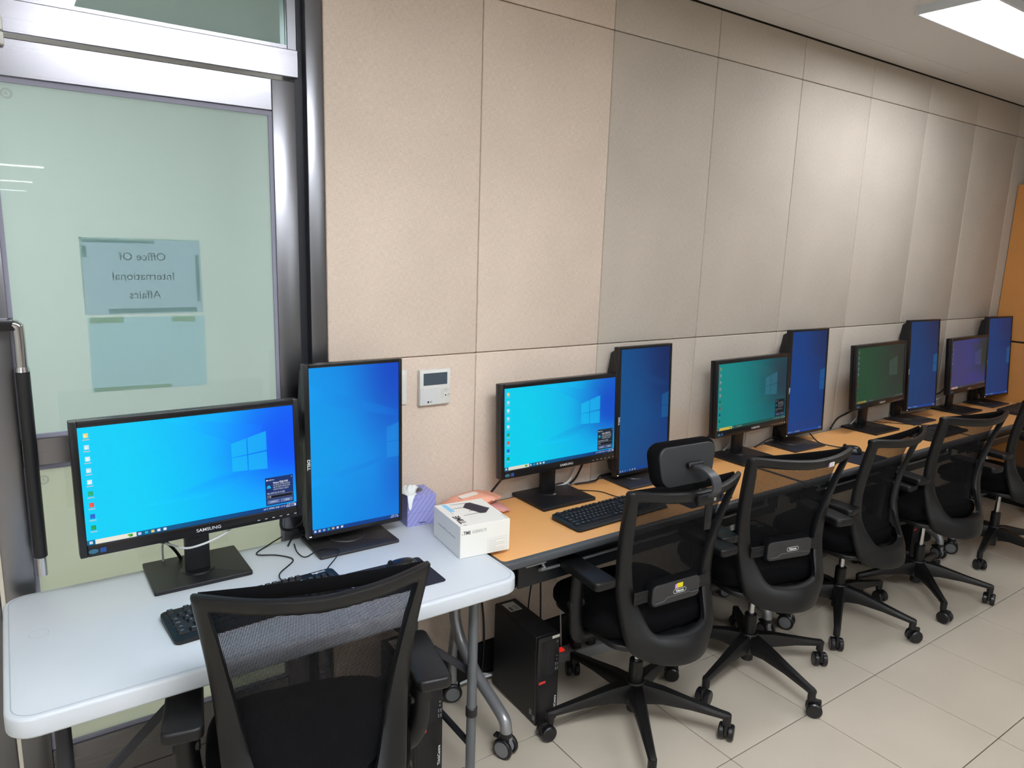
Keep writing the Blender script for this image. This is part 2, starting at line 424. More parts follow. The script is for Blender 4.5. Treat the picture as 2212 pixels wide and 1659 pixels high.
# pull handle of the first leaf
hx_ = -1.338-d1.location.x
hp = mk('pull_handle', *cyl((hx_, -.05, .83), (hx_, -.05, 1.325), .0155, 20, bev=.003), M_BLACK, d1)
q = B(); q.tube([(hx_, -.05, 1.325), (hx_, -.05, 1.425), (hx_-.004, -.05, 1.437), (hx_-.012, -.05, 1.44)], .0125, 16, 5)
q.cyl((hx_, -.05, 1.322), (hx_, -.05, 1.334), .0165, 20, .014)
q.cyl((hx_, -.05, .78), (hx_, -.05, .832), .012, 16); q.cyl((hx_, -.05, .79), (hx_, -.004, .79), .010, 12)
q.build('chrome_end', M_CHROME, hp)
mk('handle_bracket', *rbox(hx_-.085, hx_-.008, -.062, -.006, 1.425, 1.452, .003, 2), M_BLACKG, hp)
# round approval marks etched in the corners of both panes
for zz in (1.985, 1.022):
    q = B()
    for r_ in (.012, .009):
        ring = [(r_*math.cos(2*PI*k/24), r_*math.sin(2*PI*k/24)) for k in range(24)]; inn = [(x*.9, y*.9) for x, y in ring]
        V = [(x, y, 0) for x, y in ring]+[(x, y, 0) for x, y in inn]; F = [(k, (k+1) % 24, 24+(k+1) % 24, 24+k) for k in range(24)]
        q.add(V, F, T(-1.315-d1.location.x, .0015, zz) @ FRONT)
    q.add(*text('K', .010), T(-1.315-d1.location.x, .0015, zz) @ FRONT)
    q.build('glass_mark', M_INKG, d1, False)
# header, transom and jamb
hd = struct(mk('trim_1', *rbox(-3.9, -.612, -.012+YD, .05+YD, 2.120, 2.195, .002, 1), M_STEELH)); hd['label'] = 'brushed steel header bar above the glass door'
jb = struct(mk('trim_2', *rbox(-.598, -.548, -.006, .14, 0, ZC, .004, 2), M_STEELV))
mk('jamb_rebate', *rbox(-.620, -.598, .03, .14, 0, ZC), M_DARKSTEEL, jb, False)
mk('jamb_lining', *rbox(-.640, -.612, .028, .09, 2.195, ZC, .002, 1), M_STEELV, jb)
w1 = struct(pane(-3.9, -.64, YD+.012, YD+.018, 2.195, ZC, M_GLASS3, None, 'window_1'))
mk('window_rail', *rbox(-3.9, -.64, YD, YD+.012, 2.195, 2.207), M_STEELH, w1, False)
struct(mk('wall_left_return', *rbox(-3.9, -2.24, .02, .14, 0, 2.12), M_WALL, smooth=False)).name = 'wall_back_left'
# small white bracket at the header
cb = thing('door_closer_clip', 'small white clip on the steel header above the glass door', 'clip', (-1.322, YD-.012, 2.108))
mk('clip_body', *rbox(-.012, .012, -.018, 0, .012, .045, .003, 2), M_WHITEP, cb); mk('clip_foot', *rbox(-.012, .012, -.022, 0, -.02, .008, .003, 2), M_WHITEP, cb)
# corridor behind the glass
struct(mk('floor_corridor', *rbox(X0, .0, .3, 3.2, -.1, 0), M_TILE, smooth=False))
struct(mk('ceiling_corridor', *rbox(X0, .0, .3, 3.2, ZC, ZC+.1), M_CEIL, smooth=False))
struct(mk('wall_corridor', *rbox(X0, .1, 3.2, 3.3, 0, ZC), M_WALL, smooth=False))
struct(mk('wall_corridor_end', *rbox(0, .1, .14, 3.2, 0, ZC), M_WALL, smooth=False))
struct(mk('wall_corridor_left', *rbox(X0-.1, X0, .3, 3.2, 0, ZC), M_WALL, smooth=False))

# paper signs taped to the far side of the door glass
def sign(name, label, xa, xb, za, zb, m, lines, tilt=0):
    s = thing(name, label, 'sign', ((xa+xb)/2, YD+.0085, (za+zb)/2)); s.rotation_euler = (0, tilt, 0)
    W_, H_ = xb-xa, zb-za
    mk('sheet', *rbox(-W_/2, W_/2, 0, .0006, -H_/2, H_/2), m, s, False)
    q = B()
    for txt, z, sz in lines:
        V, F = text(txt, sz)
        q.add([(-v[0], -.0002, v[1]+z) for v in V], F)
    if q.V: q.build('lettering', M_INKP, s, False)
    return s
s1 = sign('paper_sign', 'landscape paper sign seen in mirror writing through the door glass', -1.190, -.898, 1.452, 1.654, M_SIGN,
     [('Office Of', .052, .030), ('International', .0, .030), ('Affairs', -.050, .030)])
q = B(); q.box(-.146, .146, -.0003, 0, .097, .101); q.box(-.146, -.142, -.0003, 0, -.1, .1)
q.build('plastic_sleeve_edge', M_WHITEP, s1, False)
q = B(); q.box(-.14, .03, -.0004, -.0001, .088, .096); q.box(-.09, .13, -.0004, -.0001, -.098, -.086); q.box(.132, .141, -.0004, -.0001, -.07, .06); q.box(-.142, -.132, -.0004, -.0001, .05, .08)
q.build('tape', mat('old_tape', '8aa3a8', .7), s1, False)
s2 = sign('paper_notice', 'pale blue blank notice sheet below the mirrored sign on the glass', -1.186, -.896, 1.243, 1.444, M_SIGN2, [], .012)
q = B(); q.box(-.14, -.06, -.0004, -.0001, .085, .1); q.box(.06, .12, -.0004, -.0001, .085, .1); q.box(-.14, .05, -.0004, -.0001, -.1, -.09)
q.build('tape', mat('yellow_tape', 'b7c3a6', .7), s2, False)

# ------------------------------------------------------------------ ceiling lamps
def lamp(x, y, label, L=1.2, W_=.29, group='flat ceiling panel lamps', dm=None):
    l = thing('ceiling_lamp', label, 'lamp', (x, y, ZC-.032), group=group)
    q = B(); e = .012
    q.box(-L/2, L/2, -W_/2, -W_/2+e, 0, .032, .002, 1); q.box(-L/2, L/2, W_/2-e, W_/2, 0, .032, .002, 1)
    q.box(-L/2, -L/2+e, -W_/2+e, W_/2-e, 0, .032); q.box(L/2-e, L/2, -W_/2+e, W_/2-e, 0, .032)
    q.build('lamp_frame', M_LAMPF, l)
    mk('diffuser', *rbox(-L/2+e, L/2-e, -W_/2+e, W_/2-e, .003, .006), dm or M_LAMP, l, False)
    mk('lamp_back', *rbox(-L/2+e, L/2-e, -W_/2+e, W_/2-e, .02, .032), M_LAMPF, l, False)
lamp(2.31, -.655, 'flat white ceiling lamp lit above the row of desks', dm=M_LAMP_DESK)
lamp(-.60, -2.05, 'flat white ceiling lamp out of view, above the photographer', 1.2, .58)
for x, y, wd in ((1.1, -3.4, 'nearest of the right-hand row'), (1.9, -6.1, 'second of the right-hand row'), (-3.1, -2.0, 'first of the left-hand row'), (-3.1, -4.7, 'second of the left-hand row'), (-3.1, -7.4, 'third of the left-hand row'), (-3.1, -11.5, 'fourth of the left-hand row'), (-3.1, -16, 'fifth of the left-hand row')):  # unseen fill lamps, added to brighten the room and the steel reflections
    lamp(x, y, 'added fill lamp, unseen behind the photographer, ' + wd)
for y, wd in ((-11.7, 'upper'), (-16.3, 'middle'), (-20.8, 'lower')):
    lamp(-1.35, y, 'far ceiling lamp mirrored as the %s thin line in the door glass' % wd, 1.3, .29, 'far lamps mirrored in the glass')
lamp(-1.6, 1.7, 'added unseen lamp in the corridor, lighting the frosted door from behind', 1.2, .9, 'added corridor lamps', M_LAMP_HALL)  # lamp added out of view so the frosted panes look bright

# ------------------------------------------------------------------ white folding table
ZT = .735
tb = thing('folding_table', 'white plastic folding table with rounded corners in front of the glass door', 'table', (-.818, -.312, 0))
TWX, TWY = 1.222, .592
mk('tabletop', *slab(rrect(TWX, TWY, .055, 8), ZT-.045, ZT, .007), M_TABLE, tb)
q = B()
P = rrect(TWX-.022, TWY-.022, .045, 8); Q = rrect(TWX-.027, TWY-.027, .0425, 8); n = len(P)
q.add([(x, y, ZT+.0004) for x, y in P]+[(x, y, ZT+.0004) for x, y in Q], [(k, (k+1) % n, n+(k+1) % n, n+k) for k in range(n)])
q.build('rim_groove', mat('groove_shadow_grey', 'a9aeb6', .5), tb, False)
dsc = B()
for r1, r2 in ((.021, .0195),):
    V = [(r1*math.cos(2*PI*k/32), r1*math.sin(2*PI*k/32), .0006) for k in range(32)]+[(r2*math.cos(2*PI*k/32), r2*math.sin(2*PI*k/32), .0006) for k in range(32)]
    dsc.add(V, [(k, (k+1) % 32, 32+(k+1) % 32, 32+k) for k in range(32)])
dsc.build('moulded_seal', mat('seal_ring', 'b8bdc4', .5), tb, False, loc=(-.541, .055, ZT))
for sx in (-1, 1):
    for sy in (-1, 1):
        lg = mk('leg', *cyl((sx*.515, sy*.19, 0.012), (sx*.515, sy*.19, ZT-.045), .015, 16), M_DARKSTEEL if sx < 0 else M_GREYTUBE, tb)
        mk('foot_cap', *cyl((sx*.515, sy*.19, 0), (sx*.515, sy*.19, .03), .017, 16, bev=.003), M_BLACK, lg)
        if sx > 0: mk('lock_collar', *cyl((sx*.515, sy*.19, .262), (sx*.515, sy*.19, .292), .018, 16, bev=.002), M_BLACK, lg)
    mk('cross_bar', *cyl((sx*.515, -.19, ZT-.062), (sx*.515, .19, ZT-.062), .013, 12), M_DARKSTEEL, tb)
    mk('cross_bar', *cyl((sx*.515, -.19, .16), (sx*.515, .19, .16), .010, 12), M_DARKSTEEL, tb)
    q = B(); q.box(-.012, .012, -.004, .004, 0, .47, .002, 1)
    a = Vector((sx*.20, 0, ZT-.05)); e = Vector((sx*.515, 0, .40)); dd = (e-a); ang = math.atan2(dd.x, dd.z)
    for sy in (-1, 1):
        br = mk('brace', *rbox(-.011, .011, -.004, .004, 0, dd.length, .002, 1), M_DARKSTEEL, tb, loc=(a.x, sy*.165, a.z), rot=(0, ang, 0))
    mk('hinge_strut', *rbox(min(sx*.515, sx*.33), max(sx*.515, sx*.33), -.17, -.15, ZT-.085, ZT-.065, .003, 1), M_DARKSTEEL, tb)
    mk('hinge_plate', *rbox(sx*.2-.045, sx*.2+.045, -.19, -.12, ZT-.075, ZT-.045, .004, 1), M_BLACK, tb)
mk('lock_ring', *tube([(-.335+.02*math.cos(a_*PI/8), -.172, ZT-.088+.02*math.sin(a_*PI/8)) for a_ in range(17)], .002, 6, 1), M_CHROME, tb)

# ------------------------------------------------------------------ orange training desks
ZD = .72
def caster_big(parent, x, y, yaw=0):
    M = T(x, y, 0) @ RZ(yaw)
    cs = mk('caster', *cyl((-.026, 0, .036), (-.011, 0, .036), .036, 24, bev=.004), M_BLACKG, parent); cs.matrix_local = M
    mk('caster_wheel', *cyl((.011, 0, .036), (.026, 0, .036), .036, 24, bev=.004), M_BLACKG, cs)
    mk('wheel_hub', *cyl((-.028, 0, .036), (.028, 0, .036), .026, 20), M_GREYHUB, cs)
    q = B(); q.box(-.011, .011, -.022, .022, .03, .078, .006, 2); q.cyl((0, 0, .07), (0, 0, .095), .013, 12)
    q.build('caster_fork', M_SILVER, cs)
    mk('brake_lever', *rbox(-.012, .012, .02, .045, .058, .068, .003, 1), M_BLACK, cs)
def desk(label, xa, xb):
    L = xb-xa; D = .485
    d = thing('training_desk', label, 'desk', ((xa+xb)/2, -.010-D/2, 0), group='orange training desks along the wall')
    h = L/2; f = -D/2; k = D/2
    mk('desktop_edge', *slab(rrect(L, D, .022, 6), ZD-.027, ZD-.0008, .007), M_EDGE, d)
    mk('desktop', *slab(rrect(L-.022, D-.034, .016, 6), ZD-.006, ZD, .0006, 1), M_ORANGE, d, loc=(0, .004, 0))
    # book tray and its bent rail
    mk('tray', *rbox(-h+.10, h-.10, f+.07, k-.10, .598, .602), M_DESKTRAY, d, False)
    mk('tray_lip', *rbox(-h+.10, h-.10, f+.062, f+.07, .588, .668, .002, 1), M_DESKTRAY, d)
    mk('modesty_panel', *rbox(-h+.05, h-.05, f+.085, f+.097, .590, ZD-.03, .002, 1), M_DESKTRAY, d)
    mk('tray_rail', *tube([(-h+.185, f+.055, ZD-.027), (-h+.185, f+.052, .668), (-h+.195, f+.050, .648), (-h+.225, f+.050, .640), (0, f+.050, .640), (h-.225, f+.050, .640), (h-.195, f+.050, .648), (h-.185, f+.052, .668), (h-.185, f+.055, ZD-.027)], .0055, 8, 5), M_SILVER, d)
    mk('flip_lever', *rbox(-h+.09, -h+.17, f+.008, f+.03, ZD-.036, ZD-.028, .003, 1), M_SILVER, d)
    for s in (-1, 1):
        x = s*(h-.072)
        lg = mk('leg', *tube([(x, .165, ZD-.03), (x, .165, .52), (x, .165, .38), (x, .15, .315), (x, .105, .255), (x, .0, .192), (x, -.112, .150), (x, -.168, .125), (x, -.180, .09), (x, -.180, .07)], .0205, 16, 6), M_SILVER, d)
        mk('leg_sleeve', *cyl((x, -.18, .06), (x, -.18, .09), .0215, 16), M_BLACK, lg)
        rl = mk('rear_leg', *tube([(x, .15, .325), (x, .165, .25), (x, .175, .16), (x, .175, .075)], .0175, 14, 6), M_SILVER, d)
        mk('leg_bracket', *rbox(x-.024, x+.024, .12, .21, ZD-.075, ZD-.027, .005, 1), M_BLACK, d)
        caster_big(d, x, -.18, .4 if s < 0 else -.3); caster_big(d, x, .175, 2.2+s)
    return d
desk('orange desk with the white router box on its left end', -.193, 1.345)
desk('orange desk in the middle of the row with the green-tinted screens', 1.349, 2.918)
desk('orange desk at the far end of the row against the wooden cabinet', 2.922, 4.226)

# ------------------------------------------------------------------ wooden cabinets at the far end
def cabinet(label, ya, yb):
    c = thing('storage_cabinet', label, 'cabinet', (4.235, (ya+yb)/2, 0), group='wooden cabinets at the end wall'); wdt = ya-yb
    mk('carcass', *rbox(.02, .45, -wdt/2, wdt/2, .06, 2.168, .002, 1), M_WOOD, c)
    mk('plinth', *rbox(.03, .45, -wdt/2+.005, wdt/2-.005, 0, .06), M_BASEB, c, False)
    for z0, z1 in ((.064, 1.121), (1.133, 2.166)):
        dr = mk('door', *rbox(0, .018, -wdt/2+.002, wdt/2-.002, z0, z1, .002, 1), M_WOOD, c)
        mk('handle', *rbox(-.02, 0, -wdt/2+.04, -wdt/2+.055, (1.0 if z0 < .5 else 1.2), (1.1 if z0 < .5 else 1.3), .003, 1), M_SILVER, dr)
    mk('shadow_gap', *rbox(.006, .02, -wdt/2+.003, wdt/2-.003, 1.119, 1.135), M_GAP, c, False)
cabinet('honey wooden cabinet in the corner at the end of the desks', -.003, -.48)
cabinet('honey wooden cabinet beside the corner one, out of view', -.483, -.96)

# ------------------------------------------------------------------ monitors
def mixc(a, b_, f): return tuple(a[i]*(1-f)+b_[i]*f for i in range(3))
def sst(a, b_, x):
    t_ = max(0, min(1, (x-a)/(b_-a))); return t_*t_*(3-2*t_)
def screen_landscape(pal):
    """wallpaper colour in linear light at u,v (0..1)"""
    L_, Mid, Rt, Cor = [hx(c) for c in pal]
    def f(u, v):
        c = mixc(L_, Mid, sst(.15, .75, u+.12*(v-.5)))
        d = math.hypot((u-1.0)*1.0, (v-.62)*.75)
        c = mixc(c, Rt, sst(.50, .08, d))
        c = mixc(c, Cor, sst(.45, .0, math.hypot(u-1, (v-1)*.7))*.8)
        return c
    return f
def screen_portrait(pal):
    L_, Mid, Rt, Cor = [hx(c) for c in pal]
    def f(u, v):
        c = mixc(L_, Mid, sst(.0, 1.0, u*.8+abs(v-.45)*.6))
        c = mixc(c, Rt, sst(.7, .05, math.hypot(u-1, (v-1)*.9)))
        c = mixc(c, Cor, sst(.45, .0, math.hypot(u-1, v-.28)*1.3)*.7)
        return c
    return f
def put_screen(parent, W_, H_, fn, y):
    g = VC(); nx, nz = (32, 18) if W_ > H_ else (18, 32)
    for i in range(nx):
        for j in range(nz):
            P = [(i, j), (i+1, j), (i+1, j+1), (i, j+1)]
            g.poly([((a/nx-.5)*W_, y, (e/nz-.5)*H_) for a, e in P], [fn(a/nx, e/nz) for a, e in P])
    return g.build('screen', M_SCREEN, parent)
def add(c, k): return tuple(min(1.0, v*k[0]+k[1]) for v in c)
WHITE = (.85, .9, .95)
def desktop_print(scr, W_, H_, fn, y, full=True, dim=1.0, search='e8e6d8', popup=True, taskbar=None, logo=None):
    g = VC(); d = .0004
    def X(u): return (u-.5)*W_
    def Z(v): return (v-.5)*H_
    def quad(P, k, yy, extra=None):
        g.poly([(X(u), yy, Z(v)) for u, v in P], [mixc(fn(u, v), hx(k[0]), k[1]) if isinstance(k[0], str) else add(fn(u, v), k) for u, v in P])
    wc = tuple(v*dim for v in WHITE)
    if full:
        # beam of light and window emblem
        quad([(.83, .585), (.83, .86-.02), (.42, .985), (.36, .985)][:4], (1.08, .0), y-d*.5)
        quad([(.83, .46), (.68, .46), (.25, .25), (.55, .25)], (1.06, .0), y-d*.5)
        k = logo or ('12c6f6', .55)
        x0, xm, x1 = .672, .752, .852
        for (a, e, zt0, zt1, zb0, zb1) in ((x0, xm-.003, .70, .735, .573, .583), (xm+.003, x1, .738, .782, .584, .598),
                                           (x0, xm-.003, .565, .573, .438, .430), (xm+.003, x1, .574, .588, .428, .418)):
            quad([(a, zb0), (e, zb1), (e, zt1), (a, zt0)], k, y-d)
        # taskbar
        tc_ = hx(taskbar or '0a2f7a')
        g.poly([(X(0), y-d, Z(0)), (X(1), y-d, Z(0)), (X(1), y-d, Z(.042)), (X(0), y-d, Z(.042))], [tuple(v*.8 for v in mixc(tc_, fn(0, 0), .25)), tc_, tc_, tuple(v*.8 for v in mixc(tc_, fn(0, 0), .25))])
        g.rect(X(.034), X(.208), Z(.002), Z(.042), hx(search), y-2*d)
        g.rect(X(.176), X(.192), Z(.010), Z(.034), hx('3f9a3a'), y-3*d); g.rect(X(.17), X(.183), Z(.022), Z(.036), hx('6fb04a'), y-3*d)
        for i_ in range(2):
            for j_ in range(2): g.rect(X(.010+.007*i_), X(.016+.007*i_), Z(.010+.012*j_), Z(.020+.012*j_), wc, y-2*d)
        for u_, c_ in ((.222, 'c8d4e8'), (.252, '25b5c8'), (.280, 'e8c86a'), (.307, 'dfe6ef'), (.335, 'e6edf5')):
            g.rect(X(u_-.007), X(u_+.007), Z(.010), Z(.032), tuple(v*dim for v in hx(c_)), y-2*d)
        # icons down the left side
        for k_, c_ in enumerate(('e8d48a', 'bfe4f2', 'cfeef6', 'c6e6f4', 'd6ecf4', '2aa86e', 'e8564a', '2b62c8', '1f9a58')):
            v_ = .93-.098*k_; cc = tuple(v*dim for v in hx(c_))
            g.rect(X(.022), X(.042), Z(v_-.018), Z(v_+.020), cc, y-2*d)
            g.rect(X(.025), X(.034), Z(v_-.012), Z(v_+.006), tuple(min(1, v*1.3) for v in cc), y-3*d)
            g.rect(X(.018), X(.046), Z(v_-.038), Z(v_-.030), tuple(v*.6 for v in wc), y-2*d)
        # tray text
        for txt, u_, v_, s_ in (('24°C 대체로 흐림', .862, .021, .0062), ('^ ○ □ ⊲', .926, .021, .006), ('오후 2:57', .968, .030, .006), ('2023-11-08', .968, .012, .006)):
            g.mesh(*text(txt, s_, .0), wc, T(X(u_), y-2*d, Z(v_)) @ FRONT)
        g.rect(X(.989), X(.996), Z(.010), Z(.030), wc, y-2*d)
        if popup:
            pb = hx('16316e') if dim > .8 else tuple(v*dim for v in hx('24303f'))
            g.rect(X(.835), X(.985), Z(.052), Z(.325), pb, y-2*d)
            q3 = y-3*d
            g.mesh(*text('OneDrive', .0055), wc, T(X(.862), q3, Z(.300)) @ FRONT)
            g.rect(X(.841), X(.847), Z(.294), Z(.306), wc, q3)
            g.mesh(*text('x', .006), wc, T(X(.977), q3, Z(.308)) @ FRONT)
            g.mesh(*text('Windows 백업을 켜세요', .0064, .0001, 'LEFT', 0, .68), wc, T(X(.876), q3, Z(.268)) @ FRONT)
            for i_, tl in enumerate(('데스크톱, 문서 및 사진을 OneDrive에', '자동으로 저장하여 어디에서나 안전하', '게 보호하고 액세스할 수 있습니다.')):
                g.mesh(*text(tl, .0056, 0, 'LEFT', 0, .56), tuple(v*.8 for v in wc), T(X(.876), q3, Z(.246-.022*i_)) @ FRONT)
            cl = [(.853+.011*math.cos(a_*PI/8)*(1.1 if a_ > 8 else .9), .228+.022*max(-.35, math.sin(a_*PI/8))) for a_ in range(16)]
            g.poly([(X(u_), q3, Z(v_)) for u_, v_ in cl], hx('18b4e8') if dim > .8 else tuple(v*dim for v in hx('18b4e8')))
            g.mesh(*text('다음 시간에 지난 후 다시 알림:', .0058, 0, 'LEFT', 0, .7), wc, T(X(.842), q3, Z(.168)) @ FRONT)
            g.rect(X(.842), X(.979), Z(.118), Z(.150), tuple(v*.55 for v in wc), q3); g.rect(X(.8428), X(.9782), Z(.1195), Z(.1485), tuple(v*dim for v in hx('0b0e22')), y-4*d)
            g.mesh(*text('1주', .0065, 0, 'LEFT'), wc, T(X(.846), y-5*d, Z(.134)) @ FRONT)
            for a_, e_, tt in ((.842, .908, '시작하기'), (.912, .979, '나중에')):
                g.rect(X(a_), X(e_), Z(.066), Z(.104), tuple(v*dim for v in hx('5a6f9e')), q3)
                g.mesh(*text(tt, .0058), wc, T(X((a_+e_)/2), y-4*d, Z(.083)) @ FRONT)
    else:
        k = logo or ('1fa6f0', .35*dim)
        quad([(0, .90), (1, .70), (1, .66), (0, .80)], (1.04, .0), y-d*.5)
        quad([(0, .33), (0, .28), (1, .42), (1, .435)], (1.05, .0), y-d*.5)
        for z0, z1, a0, a1 in ((.405, .502, .0, .002), (.508, .600, .0, .022)):
            quad([(.855, z0-a0), (1, z0-a0), (1, z1+a1), (.855, z1)], k, y-d)
        tc_ = hx(taskbar or '0b3f8c')
        g.rect(X(0), X(1), Z(0), Z(.024), tc_, y-d)
        for i_ in range(2):
            for j_ in range(2): g.rect(X(.018+.012*i_), X(.028+.012*i_), Z(.006+.007*j_), Z(.012+.007*j_), wc, y-2*d)
        for u_, c_ in ((.075, 'c8d4e8'), (.125, '9fb6d8'), (.175, '25b5c8'), (.225, 'e8c86a'), (.275, 'dfe6ef'), (.325, 'e6edf5')):
            g.rect(X(u_-.012), X(u_+.012), Z(.006), Z(.019), tuple(v*dim for v in hx(c_)), y-2*d)
        g.mesh(*text('오후 2:57', .006), wc, T(X(.945), y-2*d, Z(.017)) @ FRONT); g.mesh(*text('2023-11-08', .006), wc, T(X(.945), y-2*d, Z(.007)) @ FRONT)
    g.build('screen_picture', M_SCREEN, scr)

def wide_monitor(label, sx, sy, sz, yaw, tilt, zb, pal, dim, base=(0, 0), **kw):
    W_, H_ = .531, .299
    m = thing('wide_monitor', label, 'monitor', (sx+base[0], base[1], zb), group='wide landscape monitors')
    cx_ = sx-m.location.x; cy_ = sy-m.location.y; cz_ = sz-zb
    mk('base', *slab(rrect(.252, .205, .006, 4), 0, .012, .002), M_BLACK, m)
    col = B(); V, F = cyl((0, cy_+.058, .011), (0, cy_+.058, .016), .047, 32, .042); col.add(V, F); col.build('swivel_collar', M_BLACKG, m)
    ny = cy_+.045; mk('neck', *rbox(-.032, .032, ny, ny+.026, .012, cz_+.02, .006, 2), M_BLACK, m)
    HM = T(cx_, cy_, cz_) @ RZ(yaw) @ Matrix.Rotation(-tilt, 4, 'X')
    bw, bt, bb = .017, .017, .030; x_ = W_/2+bw; zt = H_/2+bt; zbm = -H_/2-bb
    q = B(); q.box(-x_, x_, .004, .030, zbm, zt, .003, 2)
    hs = q.build('housing', M_BLACKG, m); hs.matrix_local = HM
    mk('back_shell', *rbox(-.19, .19, .028, .052, -.12, .10, .012, 3), M_BLACK, hs)
    q = B(); q.box(-x_, -W_/2, -.004, .006, zbm, zt, .0025, 2); q.box(W_/2, x_, -.004, .006, zbm, zt, .0025, 2); q.box(-W_/2, W_/2, -.004, .006, H_/2, zt, .0025, 2); q.box(-W_/2, W_/2, -.004, .006, zbm, -H_/2, .0025, 2)
    q.build('bezel', M_BLACKG, hs)
    fn = screen_landscape(pal); sc = put_screen(m, W_, H_, fn, 0); sc.matrix_local = HM
    desktop_print(sc, W_, H_, fn, 0, True, dim, **kw)
    mk('hinge_block', *rbox(-.04, .04, .05, .07, -.05, .05, .004, 1), M_BLACK, hs, loc=(0, -.005, 0))
    q = B(); q.add(*text('SAMSUNG', .0125, .0001, 'CENTER', 0, 1.12), T(.02, -.0045, zbm+.014) @ FRONT); q.build('lettering', M_WHITEINK, hs, False)
    q = B()
    for i in range(6): q.box(W_/2-.115+.021*i, W_/2-.108+.021*i, -.0046, -.004, zbm+.009, zbm+.0105)
    q.build('button_marks', M_WHITEINK, hs, False)
    g = VC(); V = [(.011*math.cos(a_*PI/10), .006*math.sin(a_*PI/10), 0) for a_ in range(20)]
    g.mesh(V, [tuple(range(20))], hx('3a6c86'), T(-W_/2+.012, -.0046, zbm+.014) @ FRONT); g.rect(-W_/2+.027, -W_/2+.040, zbm+.008, zbm+.020, hx('2a4f96'), -.0046)
    g.build('energy_sticker', M_PRINT, hs)
    return m
def tall_monitor(label, sx, sy, sz, yaw, tilt, zb, pal, dim, base=(0, 0), **kw):
    W_, H_ = .286, .509
    m = thing('tall_monitor', label, 'monitor', (sx+base[0], base[1], zb), group='tall portrait monitors')
    cx_ = sx-m.location.x; cy_ = sy-m.location.y; cz_ = sz-zb
    mk('base', *slab(rrect(.258, .182, .006, 4), 0, .009, .002), mat('grey_base', '2c2a2c', .38), m)
    mk('swivel_disc', *cyl((0, min(.03, cy_+.069), .008), (0, min(.03, cy_+.069), .012), .058, 36, .056), mat('grey_base', '2c2a2c', .38), m)
    ny = cy_+.066; mk('neck', *rbox(-.04, .04, ny, ny+.026, .009, cz_+.03, .008, 2), M_BLACK, m)
    HM = T(cx_, cy_, cz_) @ RZ(yaw) @ Matrix.Rotation(-tilt, 4, 'X')
    bl, br, bt, bb = .016, .011, .011, .014
    hs = mk('housing', *rbox(-W_/2-bl, W_/2+br, .004, .026, -H_/2-bb, H_/2+bt, .003, 2), M_BLACKG, m); hs.matrix_local = HM
    P = [(-.252, .025), (.252, .025), (.240, .046), (.165, .062), (-.165, .062), (-.240, .046)]
    V = [(-W_/2-bl*.8, y_, z_) for z_, y_ in P]+[(W_/2+br*.5, y_, z_) for z_, y_ in P]
    mk('back_shell', V, [(0, 1, 2, 3, 4, 5), (11, 10, 9, 8, 7, 6)]+[(k_, k_+6, (k_+1) % 6+6, (k_+1) % 6) for k_ in range(6)], M_BLACK, hs, False)
    q = B(); q.box(-W_/2-bl, -W_/2, -.003, .006, -H_/2-bb, H_/2+bt, .002, 2); q.box(W_/2, W_/2+br, -.003, .006, -H_/2-bb, H_/2+bt, .002, 2)
    q.box(-W_/2, W_/2, -.003, .006, H_/2, H_/2+bt, .002, 2); q.box(-W_/2, W_/2, -.003, .006, -H_/2-bb, -H_/2, .002, 2)
    q.build('bezel', M_BLACKG, hs)
    fn = screen_portrait(pal); sc = put_screen(m, W_, H_, fn, 0); sc.matrix_local = HM
    desktop_print(sc, W_, H_, fn, 0, False, dim, **kw)
    q = B(); q.add(*text('DELL', .0125, .0004, 'CENTER', 0, 1.2), T(-W_/2-bl/2, -.0036, -.035) @ FRONT @ Matrix.Rotation(-PI/2, 4, 'Z')); q.build('lettering', M_WHITEINK, hs, False)
    mk('power_light', *rbox(-W_/2-.011, -W_/2-.004, -.0036, -.003, -H_/2-.008, -H_/2-.006), mat('power_led', 'ffffff', .4, emit='ffffff', estr=1.), hs, False)
    mk('hinge_block', *rbox(-.045, .045, .060, .070, -.05, .05, .004, 1), M_BLACK, hs)
    return m
PAL_S1 = ('06d0fa', '00aefc', '0057fb', '0052f4'); PAL_S2 = ('00cdec', '04b0ea', '0a50c8', '0a4ac4')
PAL_S3 = ('0c8280', '0b5f68', '203846', '1f3642'); PAL_S4 = ('1b442f', '22352f', '272e29', '272d2a'); PAL_S5 = ('353968', '303572', '25322b', '262d28')
PAL_D1 = ('009cec', '047ce0', '0a48c4', '0a5cca'); PAL_D2 = ('0e4f8a', '0e3b78', '10275c', '0e3776')
PAL_D3 = ('0c3c80', '113674', '182a56', '10306a'); PAL_D4 = ('123a6a', '193260', '1d294e', '183060'); PAL_D5 = ('12386c', '1a3064', '1d2a54', '1a2e5c')
S1 = wide_monitor('brightest wide monitor, on the white folding table, cyan desktop picture', -.977, -.170, 1.051, R(1.7), R(2.5), ZT, PAL_S1, 1.0, (0, -.102))
S2 = wide_monitor('wide monitor with bright cyan screen on the first orange desk', .318, -.117, 1.021, R(.2), R(2.8), ZD, PAL_S2, .8, (-.015, -.103), search='d8d8c8')
S3 = wide_monitor('wide monitor with teal green screen behind the chair with a white sticker', 1.437, -.131, 1.033, R(2.3), R(3.7), ZD, PAL_S3, .3, (-.01, -.115), search='c4a84a', taskbar='20483e', logo=('3a86a0', .3))
S4 = wide_monitor('wide monitor with dark green screen in the middle of the far half', 2.575, -.117, 1.037, R(2.3), R(5), ZD, PAL_S4, .18, (-.03, -.112), search='7a6a34', taskbar='2b3a34', logo=('405a50', .4), popup=False)
